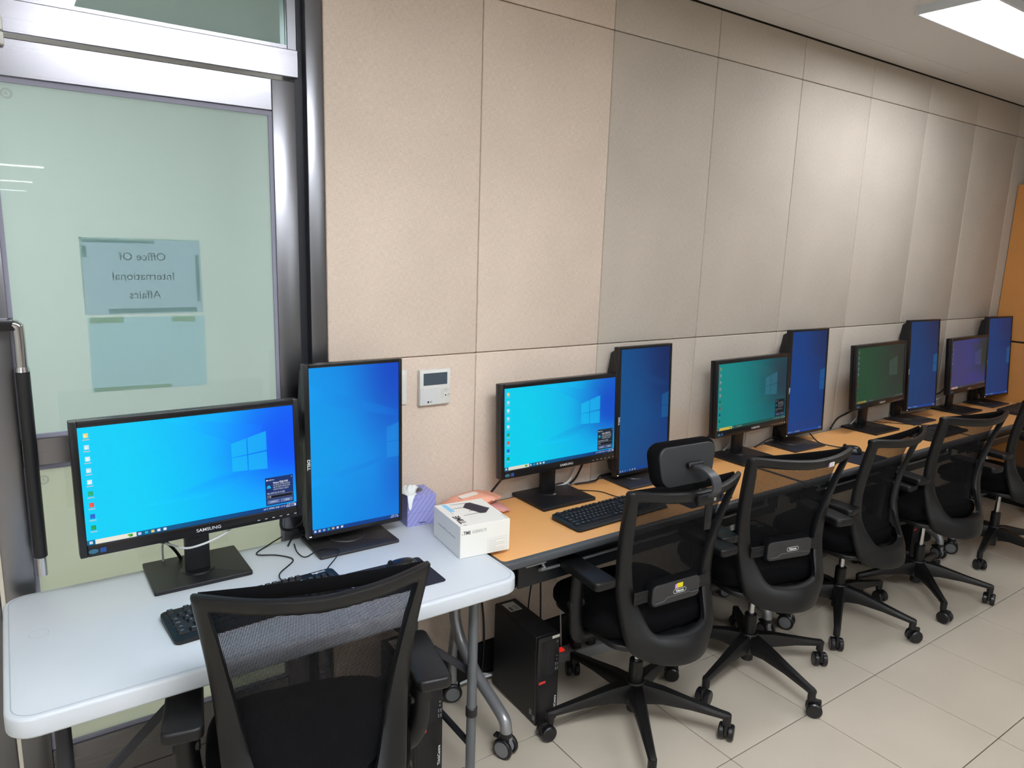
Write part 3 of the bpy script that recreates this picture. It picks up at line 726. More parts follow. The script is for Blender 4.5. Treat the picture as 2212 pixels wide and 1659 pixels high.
S5 = wide_monitor('farthest wide monitor, its screen tinted violet, near the wooden cabinet', 3.613, -.127, 1.025, R(2.6), R(5), ZD, PAL_S5, .15, (-.06, -.118), search='a58078', taskbar='3a3a44', logo=('4a4f8a', .3), popup=False)
D1 = tall_monitor('tall portrait monitor with the brightest blue screen, on the white table', -.512, -.137, 1.044, R(-.4), R(.5), ZT, PAL_D1, .8, (-.018, -.122))
D2 = tall_monitor('tall portrait monitor with dark blue screen left of the headrest chair', .783, -.085, 1.016, R(1.2), R(3), ZD, PAL_D2, .35, (-.03, -.100))
D3 = tall_monitor('tall portrait monitor beside the teal green screen', 1.925, -.09, 1.037, R(-1), R(3), ZD, PAL_D3, .35, (-.08, -.108))
D4 = tall_monitor('tall portrait monitor beside the dark green screen', 3.075, -.102, 1.047, R(-4), R(5), ZD, PAL_D4, .35, (-.09, -.112))
D5 = tall_monitor('farthest tall portrait monitor in front of the wooden cabinet', 4.06, -.117, 1.037, R(-4), R(5), ZD, PAL_D5, .3, (-.08, -.118))
# monitor cables
def cable(parent, P, r=.003, m=None, name='cable'):
    o = parent.location
    return mk(name, *tube([Vector(p)-o for p in P], r, 7, 6), m or M_CABLE, parent)
cable(S1, [(-1.07, -.12, .93), (-1.07, -.10, .85), (-1.045, -.06, .82), (-1.02, -.03, .78), (-1.0, -.015, .738)], .0045)
cable(S1, [(-.86, -.13, .93), (-.90, -.165, .865), (-1.0, -.165, .835), (-1.045, -.10, .83), (-1.05, -.02, .80), (-1.05, -.012, .74)], .003, M_WCABLE)
cable(S1, [(-.735, -.13, .94), (-.735, -.10, .86), (-.725, -.06, .80), (-.70, -.035, .775), (-.66, -.03, .77), (-.62, -.01, .765)], .0045)
cable(D1, [(-.66, -.09, .86), (-.655, -.05, .80), (-.665, -.02, .77), (-.63, -.015, .74)], .004)
cable(D1, [(-.60, -.03, .775), (-.68, -.05, .76), (-.71, -.07, .738)], .003)
cable(S2, [(.16, -.07, .90), (.10, -.05, .82), (.06, -.03, .76), (.04, -.02, .725)], .0045)
cable(S2, [(.47, -.08, .90), (.46, -.05, .82), (.43, -.03, .74), (.36, -.02, .726)], .0045, M_WCABLE)
cable(S2, [(.50, -.08, .90), (.48, -.05, .80), (.47, -.03, .75), (.45, -.02, .726)], .0045)
cable(D2, [(.47, -.03, .725), (.55, -.06, .735), (.62, -.02, .735), (.70, -.02, .73)], .0035)
cable(S3, [(1.33, -.08, .90), (1.25, -.04, .82), (1.20, -.02, .73)], .005)
cable(S3, [(1.56, -.08, .90), (1.52, -.05, .83), (1.45, -.03, .77), (1.40, -.02, .73)], .004, M_WCABLE)
cable(S3, [(1.57, -.08, .90), (1.53, -.05, .82), (1.55, -.03, .76), (1.56, -.02, .727)], .004, M_WCABLE)
cable(D3, [(1.60, -.05, .728), (1.70, -.05, .755), (1.78, -.03, .75), (1.85, -.02, .73)], .0035)
cable(D3, [(1.88, -.16, .79), (1.92, -.19, .745), (1.98, -.24, .728), (2.02, -.27, .724)], .003)
cable(S4, [(2.62, -.08, .90), (2.55, -.04, .84), (2.45, -.02, .80), (2.36, -.02, .78), (2.30, -.02, .728)], .005)
cable(S4, [(2.68, -.08, .90), (2.60, -.05, .83), (2.53, -.03, .76), (2.50, -.02, .728)], .004, M_WCABLE)
cable(S5, [(3.72, -.08, .88), (3.62, -.05, .82), (3.52, -.03, .79), (3.45, -.02, .77)], .004, M_WCABLE)
cable(S5, [(3.50, -.08, .90), (3.49, -.04, .83), (3.40, -.02, .80), (3.38, -.02, .728)], .005)

# ------------------------------------------------------------------ keyboards
U = .0187
ROWS = [
 (0, .0715, [(0, 1, 'Esc')]+[(2+i+(.5 if i > 3 else 0)+(.5 if i > 7 else 0), 1, 'F%d' % (i+1)) for i in range(12)]+[(15.4+i, 1, s_) for i, s_ in enumerate(('Prt', 'Scr', 'Brk'))]),
 (1, .046, [(i, 1, s_) for i, s_ in enumerate('`1234567890-=')]+[(13, 2, 'Back')]+[(15.4+i, 1, s_) for i, s_ in enumerate(('Ins', 'Hm', 'PU'))]+[(18.8+i, 1, s_) for i, s_ in enumerate(('Num', '/', '*', '-'))]),
 (2, .0273, [(0, 1.5, 'Tab')]+[(1.5+i, 1, s_) for i, s_ in enumerate('QWERTYUIOP[]')]+[(13.5, 1.5, '\\')]+[(15.4+i, 1, s_) for i, s_ in enumerate(('Del', 'End', 'PD'))]+[(18.8+i, 1, s_) for i, s_ in enumerate('789')]+[(21.8, 1, '+')]),
 (3, .0086, [(0, 1.75, 'Caps')]+[(1.75+i, 1, s_) for i, s_ in enumerate("ASDFGHJKL;'")]+[(12.75, 2.25, 'Enter')]+[(18.8+i, 1, s_) for i, s_ in enumerate('456')]),
 (4, -.0101, [(0, 2.25, 'Shift')]+[(2.25+i, 1, s_) for i, s_ in enumerate('ZXCVBNM,./')]+[(12.25, 2.75, 'Shift'), (16.4, 1, '^')]+[(18.8+i, 1, s_) for i, s_ in enumerate('123')]+[(21.8, 1, 'Ent')]),
 (5, -.0288, [(0, 1.5, 'Ctrl'), (1.5, 1.25, 'Win'), (2.75, 1.25, 'Alt'), (4, 6.0, ''), (10, 1.25, '한/영'), (11.25, 1.25, 'Win'), (12.5, 1.1, '='), (13.6, 1.4, 'Ctrl')]+[(15.4+i, 1, s_) for i, s_ in enumerate('<v>')]+[(18.8, 2, '0'), (20.8, 1, '.')])]
KEYM = {}
def keymesh(wu):
    if wu in KEYM: return KEYM[wu]
    a, e, h = (wu*U-.0018)/2, (U-.0018)/2, .0075
    ta, te = a-.0024, e-.0026
    V = [(-a, -e, 0), (a, -e, 0), (a, e, 0), (-a, e, 0), (-ta, -te+.0006, h), (ta, -te+.0006, h), (ta, te+.001, h), (-ta, te+.001, h)]
    me = bpy.data.meshes.new('key'); me.from_pydata(V, [], [(0, 1, 5, 4), (1, 2, 6, 5), (2, 3, 7, 6), (3, 0, 4, 7), (4, 5, 6, 7)]); me.materials.append(M_KEY)
    KEYM[wu] = me; return me
def keyboard(label, x, y, z, yaw, brand=True):
    k = thing('keyboard', label, 'keyboard', (x, y, z), yaw, 'black computer keyboards')
    W_, D = .452, .150
    V, F = slab(rrect(W_, D, .014, 5), 0, 1, 0)
    V = []; P = rrect(W_, D, .014, 5); n = len(P); P2 = rrect(W_-.012, D-.012, .011, 5)
    def zt(y_): return .010+(y_+D/2)/D*.010
    for Q, f in ((P, lambda y_: .001), (P, lambda y_: zt(y_)-.003), (P2, lambda y_: zt(y_))):
        V += [(a, e, f(e)) for a, e in Q]
    F = [(r_*n+i, r_*n+(i+1) % n, (r_+1)*n+(i+1) % n, (r_+1)*n+i) for r_ in range(2) for i in range(n)]+[tuple(range(n-1, -1, -1)), tuple(2*n+i for i in range(n))]
    bd = mk('keyboard_body', V, F, M_KBODY, k)
    lg = B()
    for r_, yy, ks in ROWS:
        for x0, wu, s_ in ks:
            xx = -W_/2+.0125+(x0+wu/2)*U; o = ob('key', keymesh(wu), None, k, (xx, yy-.012, zt(yy-.012)-.002), (math.atan(.010/D), 0, 0))
            if s_:
                lg.add(*text(s_, .0062 if len(s_) == 1 else .0046), T(xx-(wu-1)*U*.3, yy-.012+.001, zt(yy-.012)+.0059) @ Matrix.Rotation(math.atan(.010/D), 4, 'X'))
    lg.build('key_legends', M_WHITEINK, k, False)
    if brand:
        q = B(); q.add(*text('logitech', .012, .0003), T(W_/2-.045, .061, zt(.061)+.0006) @ Matrix.Rotation(math.atan(.010/D), 4, 'X')); q.build('lettering', M_WHITEINK, k, False)
    return k
K1 = keyboard('black keyboard on the white table, partly hidden by the nearest chair', -.882, -.394, ZT, R(3.5))
K2 = keyboard('black keyboard on the first orange desk, left of the headrest chair', .385, -.338, ZD, R(2), False)
K4 = keyboard('black keyboard on the desk between the two farthest chair backs', 2.79, -.352, ZD, R(1), False)
K5 = keyboard('farthest black keyboard at the right picture edge by the cabinet', 3.98, -.335, ZD, R(2), False)
cable(K1, [(-.80, -.325, .748), (-.78, -.25, .739), (-.715, -.185, .738), (-.74, -.13, .739), (-.79, -.09, .74), (-.74, -.055, .745), (-.69, -.03, .75)], .002)
for kk, p in ((K2, [(.50, -.262, .735), (.515, -.20, .723), (.50, -.14, .723), (.44, -.09, .724), (.42, -.03, .73)]), (K4, [(2.90, -.27, .735), (2.88, -.20, .723), (2.80, -.12, .724), (2.72, -.04, .726)])):
    o = kk
    mk('cord', *tube([Matrix.Rotation(-kk.rotation_euler.z, 3, 'Z') @ (Vector(a)-kk.location) for a in p], .002, 7, 6), M_CABLE, kk)
K1.children[-1].name = 'cord'

# ------------------------------------------------------------------ mice and pads
def mouse(label, x, y, z, yaw):
    m = thing('computer_mouse', label, 'mouse', (x, y, z), yaw, 'black computer mice')
    V = []; F = []; nu, nv = 24, 8
    for j in range(nv+1):
        ph = PI/2*j/nv
        for i in range(nu):
            a = 2*PI*i/nu; c, s_ = math.cos(a), math.sin(a)
            rx = .029*(1+.06*s_); px = rx*math.copysign(abs(c)**.8, c)*math.cos(ph)**.6; py = .052*math.copysign(abs(s_)**.85, s_)*math.cos(ph)**.6
            V.append((px, py, .002+.034*math.sin(ph)*(1-.18*py/.052)))
    for j in range(nv):
        for i in range(nu): F.append((j*nu+i, j*nu+(i+1) % nu, (j+1)*nu+(i+1) % nu, (j+1)*nu+i))
    F.append(tuple(range(nu-1, -1, -1)))
    mk('mouse_body', V, F, M_BLACKG, m, ang=60)
    mk('scroll_wheel', *cyl((-.004, .030, .030), (.004, .030, .030), .008, 16), M_BLACK, m)
    mk('grey_band', *tube([(.0275*math.cos(a*PI/12), -.012+.034*math.sin(a*PI/12)*-1, .014) for a in range(13)], .0015, 6, 2), M_GREYHUB, m)
    return m
def mpad(label, x, y, z, w_, d_, yaw):
    p = mk('mouse_pad', *slab(rrect(w_, d_, .010, 5), 0, .003, .001, 1), M_PAD, loc=(x, y, z), rot=(0, 0, yaw))
    return tag(p, label, 'mouse pad', 'black mouse pads')
mpad('dark mouse pad on the white table behind the nearest chair back', -.522, -.428, ZT, .236, .178, R(-1))
m1 = mouse('black mouse on the pad on the white table', -.492, -.405, ZT+.003, R(78))
mr = Matrix.Rotation(-R(78), 3, 'Z')
mk('cord', *tube([mr @ (Vector(p)-m1.location) for p in [(-.542, -.395, .752), (-.60, -.36, .745), (-.665, -.345, .738), (-.675, -.30, .740), (-.615, -.235, .750), (-.60, -.20, .752), (-.64, -.165, .75), (-.69, -.175, .739), (-.70, -.13, .738), (-.69, -.07, .74)]], .0018, 7, 6), M_CABLE, m1)
mpad('dark mouse pad on the second orange desk beside the sticker chair', 1.925, -.385, ZD, .24, .19, R(2))
mouse('black mouse on the second orange desk right of the sticker chair', 1.965, -.335, ZD+.003, R(15))
mpad('dark mouse pad on the first orange desk behind the headrest', .80, -.365, ZD, .24, .19, 0)
mouse('black mouse behind the headrest on the first orange desk', .80, -.355, ZD+.003, R(8))

# ------------------------------------------------------------------ small things on the tables
bx = thing('router_box', 'white cardboard router box standing across the table and the first desk', 'box', (-.2085, -.3265, ZT), R(-5.5))
BW, BD, BH = .170, .199, .102
cardb = mk('carton', *rbox(-BW/2, BW/2, -BD/2, BD/2, .0005, BH, .0012, 1), M_CARD, bx)
g = VC(); zt_ = BH+.0003
TOPM = lambda x, y, a: T(x, y, zt_) @ RZ(a)
dk = hx('2a2730'); gy = hx('55505a')
# router drawing on the lid, text along the left rim
gr = VC(); gl = VC()
def lid(P, c, dz=0, q=None): (q or gr).poly([(x, y, zt_+dz) for x, y in P], c)
def ab(a_, b_): return (-BW/2+BW*a_, -BD/2+BD*b_)
lid([ab(.69, .89), ab(.90, .535), ab(.73, .377), ab(.634, .395), ab(.45, .726), ab(.598, .893)], hx('3a353f'))
lid([ab(.69, .89), ab(.90, .535), ab(.87, .52), ab(.66, .88)], gy, .0002)
for a_, e_ in ((ab(.59, .885), ab(.284, .912)), (ab(.455, .726), ab(.238, .734)), (ab(.62, .42), ab(.285, .403)), (ab(.55, .55), ab(.48, .55))):
    px, py = e_[0]-a_[0], e_[1]-a_[1]; l_ = math.hypot(px, py); nx_, ny_ = -py/l_*.0016, px/l_*.0016
    lid([(a_[0]+nx_, a_[1]+ny_), (e_[0]+nx_*.6, e_[1]+ny_*.6), (e_[0]-nx_*.6, e_[1]-ny_*.6), (a_[0]-nx_, a_[1]-ny_)], dk, .0002)
lid([ab(.126, .963), ab(.143, .628), ab(.234, .62), ab(.217, .957)], hx('8ec8ea'), .0001, gl)
gr.build('router_picture', M_PRINT, bx)['kind'] = 'stuff'; gl.build('blue_label', M_PRINT, bx)
g.mesh(*text('TIME', .030, .0009, 'LEFT'), dk, T(-.061, -.076, zt_) @ RZ(R(90)))
g.mesh(*text('ip', .016, 0, 'LEFT'), hx('9aa0a6'), T(-.066, -.095, zt_) @ RZ(R(90)))
g.mesh(*text('A3004NS-M', .006, 0, 'LEFT'), hx('8a8f96'), T(-.061, .000, zt_) @ RZ(R(90)))
g.mesh(*text('EFM Networks', .006, 0, 'LEFT'), hx('55585e'), T(.078, -.092, zt_) @ RZ(R(90)))
FM = lambda x, z: T(x, -BD/2-.0003, z) @ FRONT
g.mesh(*text('TIME', .0150, .0004, 'LEFT', 0, .74), dk, FM(-.0745, BH-.022))
g.mesh(*text('ip', .008, 0, 'LEFT'), hx('8a8f96'), FM(-.0805, BH-.024))
g.mesh(*text('A3004NS-M', .0160, -.0002, 'LEFT', 0, .60), hx('4a4d54'), FM(-.0455, BH-.022))
for i in range(7):
    g.rect(.012, .068-(.03 if i in (1, 4) else 0), .042-.0055*i, .0428-.0055*i, hx('9a9da2'), -BD/2-.0003)
for x0_, x1_, z0_, z1_ in ((.008, .074, .049, .0496), (.008, .074, .004, .0046), (.008, .0086, .004, .049), (.0734, .074, .004, .049), (.03, .0305, .004, .02)):
    g.rect(x0_, x1_, z0_, z1_, hx('b4b6ba'), -BD/2-.0003)
SIDE = Matrix(((0, 0, -1, 0), (-1, 0, 0, 0), (0, 1, 0, 0), (0, 0, 0, 1)))
g.mesh(*text('AC1300 MU-MIMO / 5G / 2.4G / Easy Mesh', .0085, 0, 'CENTER', 0, .85), hx('6a6d74'), T(-BW/2-.0003, 0, .055) @ SIDE)
g.build('printed_lettering', M_PRINT, bx)

# tissue box
tbx = thing('tissue_box', 'lilac striped cube tissue box with a tissue hanging out', 'tissue box', (-.2715, -.070, ZT), R(-4))
s = .104
bd = mk('carton', *rbox(-s/2, s/2, -s/2, s/2, 0, s, .0015, 1), M_PURPLE, tbx)
q = B()
for k in range(-6, 8):      # slanted stripes on the front and the lid
    for face in (0, 1):
        c0 = k*.0185; w2 = .0045; pts = []
        # clip stripe x in [c0+z*.9, +w2] to the square
        P = [(c0, 0), (c0+w2, 0), (c0+w2+s*.8, s), (c0+s*.8, s)]
        def clip(P, ax, lim, sg):
            out = []
            for i in range(len(P)):
                a, e = P[i-1], P[i]; da, de = (a[ax]-lim)*sg, (e[ax]-lim)*sg
                if (da < 0) != (de < 0):
                    t_ = da/(da-de); out.append((a[0]+(e[0]-a[0])*t_, a[1]+(e[1]-a[1])*t_))
                if de < 0 or de == 0: out.append(e)
            return out
        P = clip(clip(P, 0, s/2-.001, 1), 0, -s/2+.001, -1) if P else P
        if len(P) < 3: continue
        V = [(x, -s/2-.0002, z) for x, z in P] if face == 0 else [(x, z-s/2, s+.0002) for x, z in P]
        q.add(V, [tuple(range(len(V)))])
q.build('stripes', M_LILAC, bd, False)
g = VC(); g.rect(-s/2, s/2, .046, .0466, hx('6a6db0'), -s/2-.0004)
g.mesh(*text('fun to be', .008, 0, 'LEFT'), hx('7478b8'), T(-.042, -s/2-.0004, .093) @ FRONT)
g.mesh(*text('Kleenex', .008, .0002, 'LEFT'), hx('23264a'), T(-.012, -s/2-.0004, .010) @ FRONT)
g.build('printed_lettering', M_PRINT, bd)
V = []; F = []; nu, nv = 16, 24
mk('opening', *slab([(.032*math.cos(a*PI/16)-.004, .024*math.sin(a*PI/16)+.008) for a in range(32)], s-.001, s+.0005), mat('box_inside', '7a6d70', .8), bd, False)
cl = catmull([(.010, .016, s-.012), (.004, .012, s+.006), (-.010, .006, s+.019), (-.026, -.008, s+.017), (-.038, -.030, s+.009), (-.043, -.052, s+.004), (-.044, -.0575, s-.012), (-.045, -.0585, s-.042)], 4)
for j in range(len(cl)):
    v_ = j/(len(cl)-1); f_ = sst(.45, .75, v_); wd = Vector((.70+.30*f_, -.70*(1-f_), 0)); hw_ = .020+.008*math.sin(PI*min(1, v_*1.4))-.014*sst(.7, 1, v_)
    for i in range(nu+1):
        u_ = i/nu*2-1; fo = (.003*math.sin(u_*4+v_*5)+.0015*math.sin(u_*11-v_*9+1))*(1-.5*f_)*sst(0, .2, v_)
        p = cl[j]+wd*(u_*hw_)
        if f_ > .5: p.x = max(p.x, -.0535); p.y = min(p.y-abs(fo)*.6, -.0535); fo = 0
        V.append((p.x, p.y, p.z+fo+(.012*u_*u_*v_ if f_ > .9 else 0)))
nv = len(cl)-1
for j in range(nv):
    for i in range(nu): F.append((j*(nu+1)+i, j*(nu+1)+i+1, (j+1)*(nu+1)+i+1, (j+1)*(nu+1)+i))
tis = mk('tissue', V, F, M_TISSUE, tbx, ang=80)
# wet-wipe packs
def pack(label, x, y, z, yaw, w_, d_, h_, m, white=True):
    p = thing('wipes_pack', label, 'pack', (x, y, z), yaw, 'soft packs by the wall')
    V = []; F = []; nu, nv = 18, 10
    for sgn in (1, -1):
        for j in range(nv+1):
            for i in range(nu+1):
                u_, v_ = i/nu*2-1, j/nv*2-1
                hgt = h_/2*(1-abs(u_)**3.5)*(1-abs(v_)**4)**.6
                wr = .003*math.sin(u_*23+v_*11)*(abs(u_) > .55)
                V.append((u_*w_/2, v_*d_/2*(1-.06*abs(u_)), h_/2+sgn*hgt+wr*(abs(u_) < .98)))
    n = (nu+1)*(nv+1)
    for b_ in (0, 1):
        for j in range(nv):
            for i in range(nu):
                f = (b_*n+j*(nu+1)+i, b_*n+j*(nu+1)+i+1, b_*n+(j+1)*(nu+1)+i+1, b_*n+(j+1)*(nu+1)+i); F.append(f if b_ == 0 else f[::-1])
    mk('wrap', V, F, m, p, ang=70)
    if white:
        q = B(); P = rrect(w_*.42, d_*.26, .012, 6); q.add(*slab(P, h_-.0006, h_+.0012), T(-.012, 0, 0)); q.build('reseal_flap', M_CARD, p)
        q = B(); q.box(w_/2-.02, w_/2+.016, -d_*.40, d_*.40, h_/2-.003, h_/2+.003, .001, 1); q.build('end_seal', m, p)
    return p
pack('pale green pack lying under the pink wipes pack', -.14, -.075, ZT, R(4), .12, .09, .022, M_PALEGREEN, False)
pack('pink wipes pack lying between the router box and the wall', -.062, -.086, ZD+.0275, R(10), .195, .105, .046, M_PINK)
pack('pink pack beneath the upper wipes pack', -.02, -.098, ZD, R(-6), .19, .10, .026, mat('rose_wrap', 'dd9f98', .4), False)

# wall controller and switch plate
th = thing('wall_controller', 'white square air-conditioner controller with grey display on the wall', 'controller', (-.172, 0, 1.180))
mk('case', *rbox(-.060, .060, -.019, 0, -.062, .062, .004, 2), M_WHITEP, th)
mk('display', *rbox(-.046, .046, -.0195, -.018, .008, .050), M_LCD, th, False)
mk('cover_flap', *rbox(-.058, .016, -.0198, -.018, -.058, -.002, .0005, 1), mat('flap_white', 'd2d5d6', .4), th)
mk('flap_tab', *rbox(-.046, -.036, -.021, -.0185, -.006, .0), M_WHITEP, th, False)
q = B()
for px, pz, pw, ph in ((.027, -.024, .011, .030), (.040, -.014, .011, .012), (.052, -.032, .010, .012), (.052, -.013, .008, .010)):
    P = rrect(pw, ph, .003, 4); n = len(P); Q = rrect(pw-.0012, ph-.0012, .0025, 4)
    q.add([(x+px, -.0192, z+pz) for x, z in P]+[(x+px, -.0192, z+pz) for x, z in Q], [(k, (k+1) % n, n+(k+1) % n, n+k) for k in range(n)])
q.build('button_outlines', M_INKG, th, False)
g = VC(); g.mesh(*text('LG', .0075, .0002), hx('30333a'), T(-.018, -.0204, -.050) @ FRONT)
for cx_, cz_, r_ in ((-.028, -.050, .0036), (.040, -.031, .0026)):
    g.poly([(cx_+r_*math.cos(a*PI/8), -.0204, cz_+r_*math.sin(a*PI/8)) for a in range(16)], hx('1c1d24'))
for tx_, px, pz in (('△', .027, -.016), ('▽', .027, -.032), ('온도', .027, -.024), ('운전\n모드', .040, -.012), ('정지\n운전', .052, -.030)):
    g.mesh(*text(tx_, .0035), hx('5a5d64'), T(px, -.0204, pz) @ FRONT)
g.build('printed_lettering', M_PRINT, th)
sw = thing('switch_plate', 'white light switch plate on the wall behind the tall bright monitor', 'switch', (-.311, 0, 1.187))
mk('plate', *rbox(-.036, .036, -.009, 0, -.059, .059, .003, 2), M_WHITEP, sw); mk('rocker', *rbox(-.022, .022, -.013, -.008, -.045, .045, .002, 1), M_WHITEP, sw)

# ------------------------------------------------------------------ desktop computers and power strip
def tower(label, x, y, yaw, label_top=False):
    c = thing('desktop_computer', label, 'computer', (x, y, 0), yaw, 'black desktop computers under the tables')
    w_, d_, h_ = .0925, .29, .338
    mk('case', *rbox(-w_/2, w_/2, -d_/2+.012, d_/2, .004, h_, .003, 1), M_PCCASE, c)
    fr = mk('front_panel', *rbox(-w_/2, w_/2, -d_/2, -d_/2+.013, .002, h_, .003, 2), M_PCFRONT, c)
    fy = -d_/2
    mk('drive_bay', *rbox(-w_/2+.012, -w_/2+.030, fy-.001, fy+.004, h_-.15, h_-.018, .001, 1), M_BLACKG, fr)
    mk('bay_cover', *rbox(-w_/2+.033, w_/2-.02, fy-.0015, fy+.004, h_-.15, h_-.018, .001, 1), mat('bay_cover_black', '1a1a1e', .45), fr)
    mk('red_tab', *rbox(-w_/2+.008, -w_/2+.036, fy-.002, fy+.002, h_-.178, h_-.169, .001, 1), M_RED, fr)
    q = B(); q.cyl((w_/2-.011, fy-.001, h_-.03), (w_/2-.011, fy, h_-.03), .004, 14); q.build('power_button', M_GREYHUB, fr)
    q = B()
    for z in (h_-.085, h_-.098): q.cyl((w_/2-.011, fy-.001, z), (w_/2-.011, fy, z), .0028, 12)
    for z in (h_-.122, h_-.140):
        for x_ in (-.004, .004): q.box(w_/2-.011+x_-.0018, w_/2-.011+x_+.0018, fy-.001, fy, z, z+.012)
    q.build('sockets', M_GREYHUB, fr)
    q = B(); q.add(*text('ThinkCentre', .0135, .0004, 'LEFT'), T(w_/2-.012, fy-.0006, .028) @ FRONT @ Matrix.Rotation(PI/2, 4, 'Z')); q.build('lettering', M_WHITEINK, fr, False)
    mk('asset_sticker', *rbox(w_/2-.034, w_/2-.002, fy-.0008, fy, h_-.014, h_-.004), M_CARD, fr, False)
    mk('maker_sticker', *rbox(-w_/2-.0006, -w_/2, fy+.026, fy+.040, .030, .050), M_GREYHUB, c, False)
    mk('maker_sticker', *rbox(-w_/2-.0006, -w_/2, fy+.006, fy+.020, .018, .036), M_GREYHUB, c, False)
    q = B(); q.box(-.028, .022, .06, .125, h_, h_+.0006); q.build('paper_label', M_CARD, c, False)
    q = B()
    for i in range(12): q.box(-.022, -.010, .066+i*.0022, .066+i*.0022+(.0014 if i % 3 else .0008), h_+.0007, h_+.0009)
    for i in range(4): q.box(-.004, .016, .068+i*.008, .070+i*.008, h_+.0007, h_+.0009)
    q.build('label_print', M_INK, c, False)
    return c
T1 = tower('black desktop computer on the floor under the first orange desk', .100, -.228, R(-2))
T0 = tower('black desktop computer under the white table behind the nearest chair', -.372, -.235, R(-3))
T3 = tower('black desktop computer under the second desk behind the sticker chair', 1.615, -.182, R(-2))
T5 = tower('black desktop computer beside the far pair of silver desk legs', 2.76, -.20, R(-2))
ps = thing('power_strip', 'grey power strip with glowing red switch on the floor beside the computer', 'power strip', (.435, -.10, 0), R(-8))
mk('strip_body', *rbox(-.11, .22, -.028, .028, 0, .045, .006, 2), mat('strip_grey', '8e8f90', .5), ps)
mk('rocker_switch', *rbox(-.062, -.038, -.010, .012, .043, .052, .002, 1), M_REDLIGHT, ps)
for i in range(3): mk('plug', *rbox(.0+i*.07, .038+i*.07, -.02, .02, .044, .085, .006, 2), M_BLACK, ps)
mk('plug', *cyl((-.15, -.03, .028), (-.10, -.005, .028), .013, 12, .010), M_GREYHUB, ps)
mk('cord', *tube([(-.15, -.03, .028), (-.20, -.03, .012), (-.32, .0, .008), (-.44, .06, .008), (-.52, .05, .008)], .004, 8, 6), M_WCABLE, ps)
def loose(name, label, P, r, m):
    P = [Vector(p) for p in P]; o = mk(name, *tube([p-P[-1] for p in P], r, 8, 6), m, loc=P[-1]); return tag(o, label, 'cable', 'cables hanging under the desks')
loose('hanging_cable', 'black cable hanging down the wall behind the curved silver leg', [(.0, -.02, .70), (.02, -.02, .55), (.03, -.02, .40), (.05, -.02, .25), (.055, -.02, .12), (.04, -.03, .006)], .004, M_CABLE)
loose('floor_cable', 'white cable lying on the floor behind the first computer', [(.12, -.06, .02), (.02, -.06, .03), (-.06, -.05, .03), (-.14, -.06, .006), (-.22, -.05, .006)], .005, M_WCABLE)
loose('hanging_cable', 'thin grey cable hanging over the first computer', [(.10, -.06, .60), (.16, -.05, .50), (.22, -.06, .46), (.32, -.05, .45), (.40, -.04, .30), (.42, -.05, .05), (.42, -.05, .006)], .003, M_WCABLE)
loose('hanging_cable', 'thin black cable hanging above the power strip', [(.30, -.03, .70), (.31, -.03, .5), (.27, -.03, .35), (.25, -.04, .2), (.27, -.05, .006)], .003, M_CABLE)
loose('hanging_cable', 'black adapter cable slung above the first computer', [(-.02, -.03, .70), (.06, -.12, .44), (.09, -.15, .425), (.13, -.13, .43), (.20, -.05, .47), (.30, -.03, .46), (.33, -.03, .006)], .0035, M_CABLE)

# ------------------------------------------------------------------ chairs
OUT = [(0, .368), (.09, .370), (.155, .386), (.188, .430), (.199, .51), (.206, .61), (.215, .73), (.228, .85), (.238, .935), (.237, .953), (.215, .957), (.115, .951), (0, .946)]
INN = [(0, .456), (.085, .460), (.112, .472), (.128, .505), (.145, .565), (.158, .64), (.176, .74), (.194, .85), (.205, .908), (.202, .917), (.184, .919), (.105, .913), (0, .908)]
PROF = [(.36, -.165), (.42, -.152), (.50, -.122), (.60, -.100), (.70, -.104), (.80, -.122), (.90, -.148), (1.0, -.178)]
def interp(tab, z):
    if z <= tab[0][0]: return tab[0][1]
    for (a, e), (c, d) in zip(tab, tab[1:]):
        if z <= c:
            t_ = (z-a)/(c-a); return e+(d-e)*t_
    return tab[-1][1]
def smoothprof(z): return sum(interp(PROF, z+d_) for d_ in (-.03, -.015, 0, .015, .03))/5
def bow(z): return .030+.042*sst(.62, .95, z)+.050*sst(.60, .42, z)
def hwid(z): return interp([(z_, u_) for u_, z_ in OUT[2:10]], z)
def bsurf(u, z):
    h = hwid(z); return smoothprof(z)-bow(z)*max(0, 1-(u/h)**2)
def backframe(parent):
    o_ = [p for p in catmull([(a, e, 0) for a, e in OUT], 4)]; i_ = [p for p in catmull([(a, e, 0) for a, e in INN], 4)]
    ring = [(a, e) for a, e in zip(o_, i_)]; full = ring+[(Vector((-a.x, a.y, 0)), Vector((-e.x, e.y, 0))) for a, e in ring[-2:0:-1]]
    sec = [(0, 0), (.0, -.55), (.10, -.9), (.35, -1.0), (.65, -1.0), (.90, -.9), (1, -.55), (1, .3), (.5, .35)]
    V = []; F = []; n = len(full); k = len(sec)
    for a, e in full:
        for s_, d_ in sec:
            p = a.lerp(e, s_); th_ = .020
            V.append((p.x, bsurf(p.x, p.y)+d_*th_, p.y))
    for i in range(n):
        for j in range(k): F.append((i*k+j, i*k+(j+1) % k, ((i+1) % n)*k+(j+1) % k, ((i+1) % n)*k+j))
    return mk('back_frame', V, F, M_CHAIR, parent, ang=50)
def netwidth(z): return interp([(.455, .10), (.48, .135), (.52, .155), (.61, .172), (.73, .188), (.85, .205), (.935, .216), (.96, .218)], z)
def netsurf(u, z): return smoothprof(z)+.006-.010*(1-(u/.2)**2)
